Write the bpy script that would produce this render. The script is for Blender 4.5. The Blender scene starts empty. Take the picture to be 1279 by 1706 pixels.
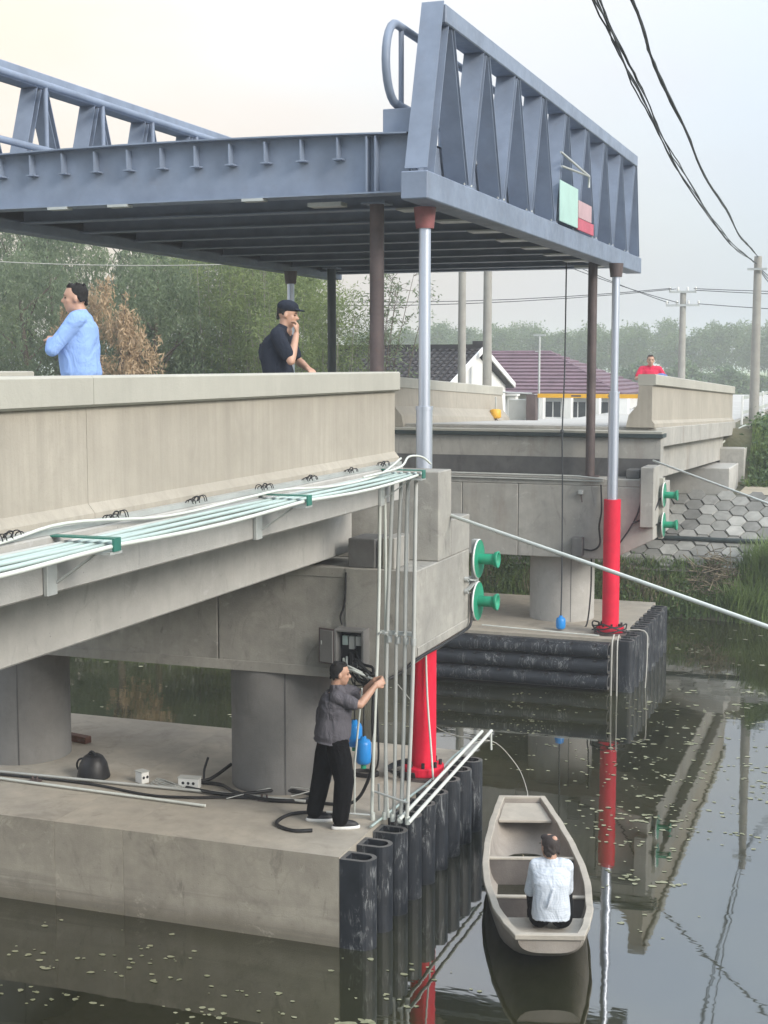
import bpy, bmesh, math, random
import numpy as np
from mathutils import Vector, Matrix
random.seed(7)
rng = np.random.default_rng(11)
R = math.radians
scene = bpy.context.scene
COL = scene.collection

# ------------------------------------------------------------------ camera
cam_d = bpy.data.cameras.new('camera')
cam = bpy.data.objects.new('camera', cam_d)
COL.objects.link(cam)
cam.location = (0, 0, 5.6)
cam.rotation_euler = (R(90 - 5.912), 0, R(19.888))
cam_d.sensor_fit = 'VERTICAL'
cam_d.sensor_height = 24.0
cam_d.sensor_width = 24.0
cam_d.lens = 24.0 * 2366.0 / 1706.0
cam_d.clip_start = 0.1
cam_d.clip_end = 6000
scene.camera = cam

# ------------------------------------------------------------------ world + sun
SUN_EL, SUN_AZ = R(28), R(112)       # azimuth from +Y towards +X
world = bpy.data.worlds.new('World')
scene.world = world
world.use_nodes = True
nt = world.node_tree
for n in list(nt.nodes):
    nt.nodes.remove(n)
def wn(t, **k):
    n = nt.nodes.new(t)
    for a, b in k.items():
        setattr(n, a, b)
    return n
sky = wn('ShaderNodeTexSky', sky_type='NISHITA', sun_disc=False)
sky.sun_elevation = SUN_EL
sky.sun_rotation = SUN_AZ
sky.air_density = 1.2
sky.dust_density = 3.0
tc = wn('ShaderNodeTexCoord')
mp = wn('ShaderNodeMapping')
mp.inputs['Scale'].default_value = (1.6, 1.6, 4.2)
mp.inputs['Location'].default_value = (3.1, 1.7, 0.4)
nt.links.new(tc.outputs['Generated'], mp.inputs['Vector'])
nz = wn('ShaderNodeTexNoise')
nz.inputs['Scale'].default_value = 1.5
nz.inputs['Detail'].default_value = 5
nz.inputs['Roughness'].default_value = 0.48
nt.links.new(mp.outputs['Vector'], nz.inputs['Vector'])
rp = wn('ShaderNodeValToRGB')
rp.color_ramp.elements[0].position = 0.34
rp.color_ramp.elements[0].color = (0.72, 0.72, 0.72, 1)
rp.color_ramp.elements[1].position = 0.62
rp.color_ramp.elements[1].color = (1, 1, 1, 1)
nt.links.new(nz.outputs['Fac'], rp.inputs['Fac'])
# clouds are warmer towards the left-hand (west) horizon, cooler on the other side
dt = wn('ShaderNodeVectorMath', operation='DOT_PRODUCT')
dt.inputs[1].default_value = (-0.93, 0.36, 0.0)
nt.links.new(tc.outputs['Generated'], dt.inputs[0])
mr = wn('ShaderNodeMapRange')
mr.inputs['From Min'].default_value = 0.42
mr.inputs['From Max'].default_value = 0.80
nt.links.new(dt.outputs['Value'], mr.inputs['Value'])
cc = wn('ShaderNodeMix', data_type='RGBA')
cc.inputs['A'].default_value = (2.35, 2.62, 2.92, 1)
cc.inputs['B'].default_value = (3.15, 2.72, 2.32, 1)
nt.links.new(mr.outputs['Result'], cc.inputs['Factor'])
mx = wn('ShaderNodeMix', data_type='RGBA')
nt.links.new(rp.outputs['Color'], mx.inputs['Factor'])
nt.links.new(sky.outputs['Color'], mx.inputs['A'])
nt.links.new(cc.outputs['Result'], mx.inputs['B'])
bg = wn('ShaderNodeBackground')
bg.inputs['Strength'].default_value = 0.1
sz = wn('ShaderNodeSeparateXYZ')
nt.links.new(tc.outputs['Generated'], sz.inputs[0])
oc = wn('ShaderNodeMapRange')      # overcast sky: luminance rises smoothly from horizon to zenith
oc.inputs['From Min'].default_value = 0.0
oc.inputs['From Max'].default_value = 1.0
oc.inputs['To Min'].default_value = 1.0
oc.inputs['To Max'].default_value = 3.0
nt.links.new(sz.outputs['Z'], oc.inputs['Value'])
ocm = wn('ShaderNodeVectorMath', operation='SCALE')
nt.links.new(mx.outputs['Result'], ocm.inputs[0])
nt.links.new(oc.outputs['Result'], ocm.inputs['Scale'])
nt.links.new(ocm.outputs[0], bg.inputs['Color'])
wo = wn('ShaderNodeOutputWorld')
nt.links.new(bg.outputs['Background'], wo.inputs['Surface'])

sd = bpy.data.lights.new('sun', 'SUN')
sd.energy = 1.15
sd.angle = R(22)
sd.color = (1.0, 0.95, 0.88)
sun = bpy.data.objects.new('sun', sd)
COL.objects.link(sun)
sdir = Vector((math.sin(SUN_AZ) * math.cos(SUN_EL), math.cos(SUN_AZ) * math.cos(SUN_EL), math.sin(SUN_EL)))
sun.rotation_euler = sdir.to_track_quat('Z', 'Y').to_euler()
sun.location = (20, -20, 40)

scene.view_settings.view_transform = 'Standard'
scene.view_settings.look = 'None'
scene.view_settings.exposure = 1.35
scene.view_settings.gamma = 1.0
scene.view_settings.use_curve_mapping = False
scene.render.engine = 'CYCLES'
scene.cycles.max_bounces = 6
scene.cycles.volume_bounces = 1
scene.cycles.transparent_max_bounces = 6
scene.cycles.caustics_reflective = False
scene.cycles.caustics_refractive = False

# ------------------------------------------------------------------ materials
def lin(c):
    return tuple(((v / 255.0) / 12.92 if v / 255.0 <= 0.04045 else ((v / 255.0 + 0.055) / 1.055) ** 2.4) for v in c)

class NT:
    def __init__(s, name):
        s.m = bpy.data.materials.new(name)
        s.m.use_nodes = True
        s.t = s.m.node_tree
        for n in list(s.t.nodes):
            s.t.nodes.remove(n)
        s.out = s.t.nodes.new('ShaderNodeOutputMaterial')
        s.p = s.t.nodes.new('ShaderNodeBsdfPrincipled')
        s.l(s.p.outputs[0], s.out.inputs['Surface'])
    def l(s, a, b):
        s.t.links.new(a, b)
    def n(s, t, **k):
        n = s.t.nodes.new(t)
        for a, b in k.items():
            setattr(n, a, b)
        return n
    def coord(s, scale=(1, 1, 1), world=False):
        if world:
            g = s.n('ShaderNodeNewGeometry').outputs['Position']
        else:
            tcn = s.n('ShaderNodeTexCoord')
            oi = s.n('ShaderNodeObjectInfo')
            mu = s.n('ShaderNodeMath', operation='MULTIPLY')
            mu.inputs[1].default_value = 37.0
            s.l(oi.outputs['Random'], mu.inputs[0])
            ad = s.n('ShaderNodeVectorMath', operation='ADD')
            s.l(tcn.outputs['Object'], ad.inputs[0])
            s.l(mu.outputs[0], ad.inputs[1])
            g = ad.outputs[0]
        m = s.n('ShaderNodeMapping')
        m.inputs['Scale'].default_value = scale
        s.l(g, m.inputs['Vector'])
        return m.outputs[0]
    def noise(s, vec, scale, detail=4, rough=0.55, dist=0.0):
        n = s.n('ShaderNodeTexNoise')
        n.inputs['Scale'].default_value = scale
        n.inputs['Detail'].default_value = detail
        n.inputs['Roughness'].default_value = rough
        n.inputs['Distortion'].default_value = dist
        s.l(vec, n.inputs['Vector'])
        return n.outputs['Fac']
    def ramp(s, fac, p0, p1, v0=0.0, v1=1.0):
        m = s.n('ShaderNodeMapRange')
        m.inputs['From Min'].default_value = p0
        m.inputs['From Max'].default_value = p1
        m.inputs['To Min'].default_value = v0
        m.inputs['To Max'].default_value = v1
        s.l(fac, m.inputs['Value'])
        return m.outputs[0]
    def math(s, op, a, b):
        m = s.n('ShaderNodeMath', operation=op)
        for i, v in enumerate((a, b)):
            if isinstance(v, (int, float)):
                m.inputs[i].default_value = v
            else:
                s.l(v, m.inputs[i])
        return m.outputs[0]
    def mix(s, f, a, b, mode='MIX'):
        m = s.n('ShaderNodeMix', data_type='RGBA', blend_type=mode)
        for key, v in (('Factor', f), ('A', a), ('B', b)):
            if isinstance(v, (int, float)):
                m.inputs[key].default_value = v
            elif isinstance(v, tuple):
                m.inputs[key].default_value = v if len(v) == 4 else v + (1,)
            else:
                s.l(v, m.inputs[key])
        return m.outputs['Result']
    def bump(s, h, strength=0.3, dist=0.01):
        b = s.n('ShaderNodeBump')
        b.inputs['Strength'].default_value = strength
        b.inputs['Distance'].default_value = dist
        s.l(h, b.inputs['Height'])
        s.l(b.outputs[0], s.p.inputs['Normal'])
    def base(s, v):
        if isinstance(v, tuple):
            s.p.inputs['Base Color'].default_value = v if len(v) == 4 else v + (1,)
        else:
            s.l(v, s.p.inputs['Base Color'])
    def rough(s, v):
        if isinstance(v, (int, float)):
            s.p.inputs['Roughness'].default_value = v
        else:
            s.l(v, s.p.inputs['Roughness'])

def concrete(name, c1, c2, streak=0.35, holes=True, wet=False, stain=0.5, brown=0.0):
    k = NT(name)
    v = k.coord()
    big = k.ramp(k.noise(v, 0.9, 6, 0.6, 0.4), 0.32, 0.68)
    col = k.mix(big, c2, c1)
    mid = k.ramp(k.noise(v, 5.0, 6, 0.65), 0.35, 0.75)
    col = k.mix(k.math('MULTIPLY', mid, 0.45 * stain), col, tuple(x * 0.5 for x in c2))
    bl = k.ramp(k.noise(k.coord((1, 1, 0.7)), 1.7, 7, 0.72, 1.0), 0.56, 0.66)
    col = k.mix(k.math('MULTIPLY', bl, 0.42 * stain), col, tuple(x * 0.5 for x in c2))
    vs = k.coord((7.0, 7.0, 0.35))
    st = k.ramp(k.noise(vs, 1.6, 5, 0.7), 0.42, 0.72)
    col = k.mix(k.math('MULTIPLY', st, streak), col, tuple(x * 0.62 for x in c1))
    if brown:
        bs = k.ramp(k.noise(k.coord((2.5, 2.5, 0.6)), 0.8, 5, 0.6), 0.55, 0.72)
        col = k.mix(k.math('MULTIPLY', bs, brown), col, (0.16, 0.105, 0.06))
    if wet:
        z = k.n('ShaderNodeSeparateXYZ')
        k.l(k.n('ShaderNodeNewGeometry').outputs['Position'], z.inputs[0])
        zz = k.math('ADD', z.outputs['Z'], k.math('MULTIPLY', k.noise(v, 3.0, 5), 0.16))
        w = k.ramp(zz, 0.30, 0.12)
        col = k.mix(k.math('MULTIPLY', w, 0.55), col, (0.10, 0.085, 0.055))
        # board lines left by the shuttering
        ln = k.ramp(k.noise(k.coord((0.4, 0.4, 14.0)), 1.0, 3), 0.5, 0.62)
        low = k.ramp(z.outputs['Z'], 0.42, 0.25)
        col = k.mix(k.math('MULTIPLY', k.math('MULTIPLY', ln, low), 0.45), col, tuple(x * 0.6 for x in c2))
    if holes:
        vo = k.n('ShaderNodeTexVoronoi')
        vo.inputs['Scale'].default_value = 16.0
        k.l(v, vo.inputs['Vector'])
        h = k.ramp(vo.outputs['Distance'], 0.05, 0.10, 1.0, 0.0)
        pick = k.ramp(k.noise(v, 7.0, 2), 0.56, 0.60)
        col = k.mix(k.math('MULTIPLY', k.math('MULTIPLY', h, pick), 0.7), col, tuple(x * 0.3 for x in c2))
        # hairline cracks, scrapes and dark smears
        dn = k.n('ShaderNodeTexNoise'); dn.inputs['Scale'].default_value = 1.6; dn.inputs['Detail'].default_value = 5; k.l(v, dn.inputs['Vector'])
        dv = k.n('ShaderNodeVectorMath', operation='ADD'); k.l(v, dv.inputs[0]); k.l(dn.outputs['Color'], dv.inputs[1])
        ve = k.n('ShaderNodeTexVoronoi'); ve.feature = 'DISTANCE_TO_EDGE'; ve.inputs['Scale'].default_value = 0.75; k.l(dv.outputs[0], ve.inputs['Vector'])
        cr = k.ramp(ve.outputs['Distance'], 0.004, 0.012, 1.0, 0.0)
        cm_ = k.ramp(k.noise(v, 0.9, 2), 0.50, 0.58)
        col = k.mix(k.math('MULTIPLY', k.math('MULTIPLY', cr, cm_), 0.13 * stain), col, tuple(x * 0.3 for x in c2))
        sm_ = k.ramp(k.noise(k.coord((3.2, 3.2, 1.1)), 1.5, 6, 0.7, 0.8), 0.60, 0.67)
        col = k.mix(k.math('MULTIPLY', sm_, 0.45 * stain), col, tuple(x * 0.38 for x in c2))
        lt_ = k.ramp(k.noise(k.coord((2.1, 2.1, 2.6)), 1.9, 7, 0.75, 0.5), 0.60, 0.66)
        col = k.mix(k.math('MULTIPLY', lt_, 0.30), col, tuple(min(0.6, x * 1.35) for x in c1))
    k.base(col)
    k.rough(0.88)
    k.p.inputs['Specular IOR Level'].default_value = 0.25
    k.bump(k.math('ADD', k.noise(v, 60, 4, 0.7), k.math('MULTIPLY', k.noise(v, 4, 4), 1.5)), 0.28, 0.012)
    return k.m

def paint(name, col, var=0.2, rough=0.45, metal=0.0, dirt=0.25, dirtcol=(0.12, 0.09, 0.06), bump=0.1, sc=1.0):
    k = NT(name)
    v = k.coord((sc, sc, sc))
    a = k.ramp(k.noise(v, 3.0, 5, 0.6), 0.3, 0.7)
    c = k.mix(a, tuple(x * (1 - var) for x in col), tuple(min(1, x * (1 + var * 0.6)) for x in col))
    d = k.ramp(k.noise(v, 9.0, 7, 0.7), 0.55, 0.78)
    c = k.mix(k.math('MULTIPLY', d, dirt), c, dirtcol)
    k.base(c)
    k.rough(k.ramp(k.noise(v, 14, 3), 0.2, 0.8, max(0.02, rough - 0.12), rough + 0.14))
    k.p.inputs['Metallic'].default_value = metal
    k.bump(k.noise(v, 40, 4), bump, 0.004)
    return k.m

def foliage(name, c1, c2, trans=0.35, sc=0.7):
    k = NT(name)
    v = k.coord(world=True)
    a = k.ramp(k.noise(v, sc, 4, 0.6), 0.35, 0.65)
    b = k.ramp(k.noise(v, sc * 14, 2), 0.3, 0.7)
    c = k.mix(a, c1, c2)
    c = k.mix(k.math('MULTIPLY', b, 0.5), c, tuple(min(1, x * 1.7) for x in c2))
    k.base(c)
    k.rough(0.6)
    tr = k.n('ShaderNodeBsdfTranslucent')
    k.l(c, tr.inputs['Color'])
    ms = k.n('ShaderNodeMixShader')
    ms.inputs[0].default_value = trans
    k.l(k.p.outputs[0], ms.inputs[1])
    k.l(tr.outputs[0], ms.inputs[2])
    k.l(ms.outputs[0], k.out.inputs['Surface'])
    return k.m

M = {}
M['conc_parapet'] = concrete('concrete_parapet', (0.44, 0.405, 0.34), (0.36, 0.33, 0.275), 0.5, False, stain=0.3)
M['conc_cap'] = concrete('concrete_coping', (0.46, 0.45, 0.39), (0.39, 0.38, 0.33), 0.15, False, stain=0.25)
M['conc_beam'] = concrete('concrete_beam', (0.50, 0.49, 0.455), (0.41, 0.40, 0.375), 0.2, True, stain=0.6)
M['conc_pier'] = concrete('concrete_pier', (0.42, 0.405, 0.36), (0.30, 0.29, 0.265), 0.3, True, stain=0.9)
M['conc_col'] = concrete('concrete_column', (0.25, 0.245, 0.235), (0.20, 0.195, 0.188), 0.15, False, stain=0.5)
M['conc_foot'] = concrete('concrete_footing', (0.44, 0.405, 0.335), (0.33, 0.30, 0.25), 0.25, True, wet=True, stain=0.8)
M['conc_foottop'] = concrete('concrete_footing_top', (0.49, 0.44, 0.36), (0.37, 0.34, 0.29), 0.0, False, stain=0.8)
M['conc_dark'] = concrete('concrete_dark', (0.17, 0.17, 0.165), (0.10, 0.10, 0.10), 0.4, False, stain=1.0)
M['conc_far'] = concrete('concrete_far', (0.47, 0.455, 0.41), (0.36, 0.35, 0.32), 0.35, True, stain=0.7, brown=0.35)
M['steel_blue'] = paint('blue_grey_steel', (0.205, 0.25, 0.33), 0.2, 0.55, 0.0, 0.3, (0.17, 0.16, 0.165), sc=0.7)
M['steel_dark'] = paint('dark_brown_steel', (0.10, 0.075, 0.072), 0.35, 0.6, 0.0, 0.4, (0.16, 0.08, 0.05))
M['steel_dgreen'] = paint('dark_green_steel', (0.03, 0.045, 0.045), 0.3, 0.55, 0.0, 0.2)
M['red'] = paint('red_paint', (0.74, 0.02, 0.055), 0.14, 0.5, 0.0, 0.12, (0.22, 0.03, 0.03))
M['redbrown'] = paint('red_brown_paint', (0.26, 0.09, 0.09), 0.3, 0.6, 0.0, 0.5)
M['chrome'] = paint('polished_steel', (0.62, 0.65, 0.71), 0.03, 0.30, 0.8, 0.0, bump=0.0)
M['chrome'] = None
k = NT('polished_chrome'); k.base((0.58, 0.62, 0.70)); k.p.inputs['Metallic'].default_value = 0.75; k.rough(0.33); M['chrome'] = k.m
M['galv'] = paint('galvanised_steel', (0.50, 0.52, 0.50), 0.15, 0.45, 0.35, 0.25, (0.25, 0.24, 0.21))
M['conduit'] = paint('white_plastic_conduit', (0.60, 0.63, 0.58), 0.1, 0.5, 0.0, 0.12, (0.35, 0.34, 0.28))
M['conduit_blue'] = paint('pale_green_conduit', (0.42, 0.52, 0.49), 0.15, 0.5, 0.0, 0.12, (0.30, 0.32, 0.28))
M['conduit_grey'] = paint('grey_dusty_conduit', (0.47, 0.48, 0.45), 0.12, 0.45, 0.0, 0.25, (0.28, 0.26, 0.22))
M['green_steel'] = paint('green_bracket_paint', (0.03, 0.17, 0.13), 0.25, 0.45, 0.0, 0.3)
M['disc_green'] = paint('bright_green_paint', (0.02, 0.30, 0.17), 0.2, 0.4, 0.0, 0.25, (0.08, 0.12, 0.08))
M['wood_brown'] = paint('weathered_brown_timber', (0.13, 0.055, 0.035), 0.5, 0.8, 0.0, 0.6, (0.25, 0.2, 0.16), 0.4)
M['white'] = paint('white_painted', (0.74, 0.74, 0.71), 0.06, 0.5, 0.0, 0.1, (0.4, 0.38, 0.33))
M['white_wall'] = paint('white_plaster', (0.78, 0.78, 0.76), 0.05, 0.85, 0.0, 0.15, (0.45, 0.43, 0.40))
M['black_plastic'] = paint('black_plastic', (0.012, 0.012, 0.014), 0.3, 0.5, 0.0, 0.1, (0.05, 0.05, 0.05))
M['black_hose'] = paint('black_hose', (0.015, 0.015, 0.016), 0.2, 0.55, 0.0, 0.2, (0.06, 0.055, 0.05))
M['blue_plastic'] = paint('blue_plastic', (0.02, 0.25, 0.66), 0.1, 0.35, 0.0, 0.06)
M['yellow'] = paint('yellow_paint', (0.70, 0.38, 0.03), 0.1, 0.45, 0.0, 0.1)
M['pole_conc'] = paint('pole_concrete', (0.30, 0.29, 0.26), 0.15, 0.85, 0.0, 0.2)
M['wire'] = paint('wire_insulation', (0.04, 0.045, 0.05), 0.2, 0.6, 0.0, 0.0)
M['rope'] = paint('pale_rope', (0.48, 0.47, 0.42), 0.2, 0.8, 0.0, 0.3, (0.25, 0.23, 0.2), 0.3)
M['glass'] = paint('dark_window_glass', (0.05, 0.06, 0.065), 0.2, 0.12, 0.0, 0.0)
M['boat'] = concrete('boat_cement', (0.40, 0.36, 0.315), (0.31, 0.28, 0.25), 0.12, False, stain=0.9, brown=0.25)
M['boat_rim'] = concrete('boat_rim_cement', (0.52, 0.475, 0.40), (0.42, 0.385, 0.33), 0.05, False, stain=0.8)
M['boat_dark'] = concrete('boat_bulkhead_cement', (0.21, 0.19, 0.175), (0.10, 0.088, 0.082), 0.7, False, stain=1.0)
M['bark'] = paint('bark', (0.12, 0.095, 0.07), 0.4, 0.9, 0.0, 0.4, bump=0.5)
M['bark_pale'] = paint('pale_bark', (0.25, 0.24, 0.20), 0.3, 0.9, 0.0, 0.3, bump=0.5)
M['leaf_willow'] = foliage('willow_leaves', (0.050, 0.085, 0.045), (0.19, 0.24, 0.135), 0.5)
M['leaf_bamboo'] = foliage('bamboo_leaves', (0.085, 0.125, 0.05), (0.23, 0.28, 0.11), 0.5)
M['leaf_dead'] = foliage('dead_brown_leaves', (0.30, 0.20, 0.11), (0.42, 0.31, 0.19), 0.25)
M['leaf_far'] = foliage('poplar_leaves', (0.05, 0.09, 0.03), (0.11, 0.155, 0.05), 0.4, 0.2)
M['leaf_shrub'] = foliage('shrub_leaves', (0.045, 0.085, 0.035), (0.08, 0.13, 0.045), 0.3, 0.3)
M['grass'] = foliage('bank_weeds', (0.07, 0.12, 0.035), (0.19, 0.26, 0.08), 0.3, 1.5)
M['straw'] = foliage('dry_straw', (0.16, 0.13, 0.085), (0.26, 0.22, 0.15), 0.15, 2.0)
M['pad'] = foliage('floating_leaf_green', (0.13, 0.14, 0.07), (0.26, 0.26, 0.17), 0.0, 1.2)
M['hair'] = paint('black_hair', (0.006, 0.005, 0.005), 0.4, 0.85, 0.0, 0.1, bump=0.8, sc=4)
M['hair_grey'] = paint('grey_hair', (0.035, 0.025, 0.022), 0.4, 0.7, 0.0, 0.1, bump=0.8, sc=4)
M['house_roof'] = paint('dark_roof_tile', (0.045, 0.042, 0.045), 0.5, 0.8, 0.0, 0.35, (0.22, 0.20, 0.18), 0.3, 0.8)
M['house_roof_red'] = paint('faded_red_roof_tile', (0.165, 0.10, 0.125), 0.3, 0.7, 0.0, 0.35, (0.12, 0.11, 0.15), 0.2, 0.7)
M['asphalt'] = concrete('road_surface', (0.50, 0.49, 0.46), (0.42, 0.41, 0.38), 0.0, False, stain=0.5)
M['mint'] = paint('mint_board', (0.42, 0.62, 0.56), 0.06, 0.6, 0.0, 0.05)
M['pinkred'] = paint('red_print', (0.55, 0.12, 0.17), 0.15, 0.7, 0.0, 0.05)
M['pinkpale'] = paint('pale_pink_print', (0.50, 0.34, 0.36), 0.1, 0.7, 0.0, 0.05)

[n for n in M['red'].node_tree.nodes if n.type == 'BSDF_PRINCIPLED'][0].inputs['Specular IOR Level'].default_value = 0.2
k = NT('skin'); v = k.coord()
k.base(k.mix(k.ramp(k.noise(v, 12, 4), 0.3, 0.7), (0.42, 0.24, 0.165), (0.52, 0.31, 0.22)))
k.rough(0.5); k.p.inputs['Subsurface Weight'].default_value = 0.08
k.p.inputs['Subsurface Radius'].default_value = (0.02, 0.008, 0.004)
M['skin'] = k.m
def cloth(name, c, fold=0.5, stripe=None):
    k = NT(name)
    v = k.coord()
    col = k.mix(k.ramp(k.noise(v, 6, 4), 0.3, 0.7), tuple(x * 0.85 for x in c), c)
    if stripe:
        w = k.n('ShaderNodeTexWave', bands_direction='Z')
        w.inputs['Scale'].default_value = 14
        k.l(v, w.inputs['Vector'])
        col = k.mix(k.ramp(w.outputs['Fac'], 0.85, 0.95), col, stripe)
    k.base(col)
    k.rough(0.9); k.p.inputs['Specular IOR Level'].default_value = 0.12
    vv = k.coord((1, 1, 0.55))
    k.bump(k.math('ADD', k.noise(vv, 7, 3, 0.5, 1.6), k.math('MULTIPLY', k.noise(v, 160, 2), 0.05)), fold, 0.05)
    return k.m
M['shirt_grey'] = cloth('grey_tshirt_cloth', (0.115, 0.11, 0.125), 0.8)
M['trousers'] = cloth('black_trouser_cloth', (0.006, 0.006, 0.007), 0.5)
M['shirt_white'] = cloth('white_shirt_cloth', (0.63, 0.68, 0.74), 0.6, (0.50, 0.55, 0.62))
M['shirt_blue'] = cloth('light_blue_shirt_cloth', (0.28, 0.43, 0.78), 0.7)
M['shirt_black'] = cloth('dark_shirt_cloth', (0.022, 0.027, 0.04), 0.5)
M['shirt_red'] = cloth('red_shirt_cloth', (0.62, 0.04, 0.09), 0.5)
M['blue_garment'] = cloth('blue_cloth', (0.15, 0.20, 0.42), 0.5)
M['shoe_sole'] = paint('white_sole', (0.75, 0.75, 0.73), 0.05, 0.5)

# rubber with scuffs
k = NT('black_rubber'); v = k.coord()
sc_ = k.ramp(k.noise(k.coord((9, 9, 1.6)), 1.3, 8, 0.8, 2.2), 0.52, 0.62)
ms_ = k.ramp(k.noise(v, 2.2, 3), 0.46, 0.56)
k.base(k.mix(k.math('MULTIPLY', k.math('MULTIPLY', sc_, ms_), 0.75), k.mix(k.ramp(k.noise(v, 5, 4), .3, .7), (0.009, 0.012, 0.017), (0.022, 0.026, 0.033)), (0.30, 0.31, 0.31)))
k.rough(0.5)
k.bump(k.noise(v, 25, 5), 0.2, 0.005)
M['rubber'] = k.m
k = NT('dusty_rubber_top'); v = k.coord()
k.base(k.mix(k.ramp(k.noise(v, 8, 5), .3, .7), (0.07, 0.068, 0.065), (0.15, 0.145, 0.135)))
k.rough(0.8)
M['rubber_dust'] = k.m

# water
k = NT('canal_water')
v = k.coord(world=True)
alg = k.ramp(k.noise(v, 0.35, 5, 0.6), 0.35, 0.7)
k.base(k.mix(alg, (0.012, 0.013, 0.006), (0.034, 0.035, 0.015)))
k.rough(0.025)
k.p.inputs['IOR'].default_value = 2.6
rip = k.noise(k.coord((1.0, 2.2, 1), world=True), 1.3, 3, 0.5, 0.3)
rip2 = k.noise(k.coord((1.0, 2.8, 1), world=True), 9.0, 3, 0.5)
calm = k.ramp(k.noise(v, 0.16, 2), 0.42, 0.62, 0.15, 1.0)
k.bump(k.math('ADD', rip, k.math('MULTIPLY', k.math('MULTIPLY', rip2, calm), 0.06)), 0.30, 0.0045)
M['water'] = k.m

k = NT('bank_soil'); v = k.coord(world=True)
c = k.mix(k.ramp(k.noise(v, 0.5, 6), .35, .65), (0.055, 0.065, 0.03), (0.13, 0.12, 0.07))
zs = k.n('ShaderNodeSeparateXYZ'); k.l(k.n('ShaderNodeNewGeometry').outputs['Position'], zs.inputs[0])
far = k.ramp(zs.outputs['Y'], 60, 90)
c = k.mix(far, c, k.mix(k.ramp(k.noise(k.coord((0.01, 0.05, 1), world=True), 1.0, 3), .45, .55), (0.10, 0.16, 0.04), (0.20, 0.24, 0.06)))
k.base(c); k.rough(0.95); k.bump(k.noise(v, 9, 6), 0.6, 0.06)
M['soil'] = k.m
k = NT('pale_path'); v = k.coord(world=True)
k.base(k.mix(k.ramp(k.noise(v, 2, 6), .35, .65), (0.30, 0.26, 0.19), (0.42, 0.37, 0.28))); k.rough(0.95)
M['path'] = k.m
M['hex'] = None; M['hex'] = concrete('hexagonal_block_concrete', (0.34, 0.335, 0.31), (0.22, 0.22, 0.20), 0.05, False, stain=0.9)
_t = M['hex'].node_tree; _p = [n for n in _t.nodes if n.type == 'BSDF_PRINCIPLED'][0]; _l = _p.inputs['Base Color'].links[0].from_socket
_o = _t.nodes.new('ShaderNodeObjectInfo'); _m = _t.nodes.new('ShaderNodeMapRange'); _m.inputs['To Min'].default_value = 0.62; _m.inputs['To Max'].default_value = 1.45; _t.links.new(_o.outputs['Random'], _m.inputs['Value'])
_v = _t.nodes.new('ShaderNodeVectorMath'); _v.operation = 'SCALE'; _t.links.new(_l, _v.inputs[0]); _t.links.new(_m.outputs[0], _v.inputs['Scale']); _t.links.new(_v.outputs[0], _p.inputs['Base Color'])
M['mortar'] = concrete('mossy_mortar', (0.19, 0.185, 0.16), (0.12, 0.12, 0.10), 0.0, False)

# ------------------------------------------------------------------ mesh helpers
ORG = {}
def org(o):
    return ORG.get(o.name, Vector((0, 0, 0)))

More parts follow.
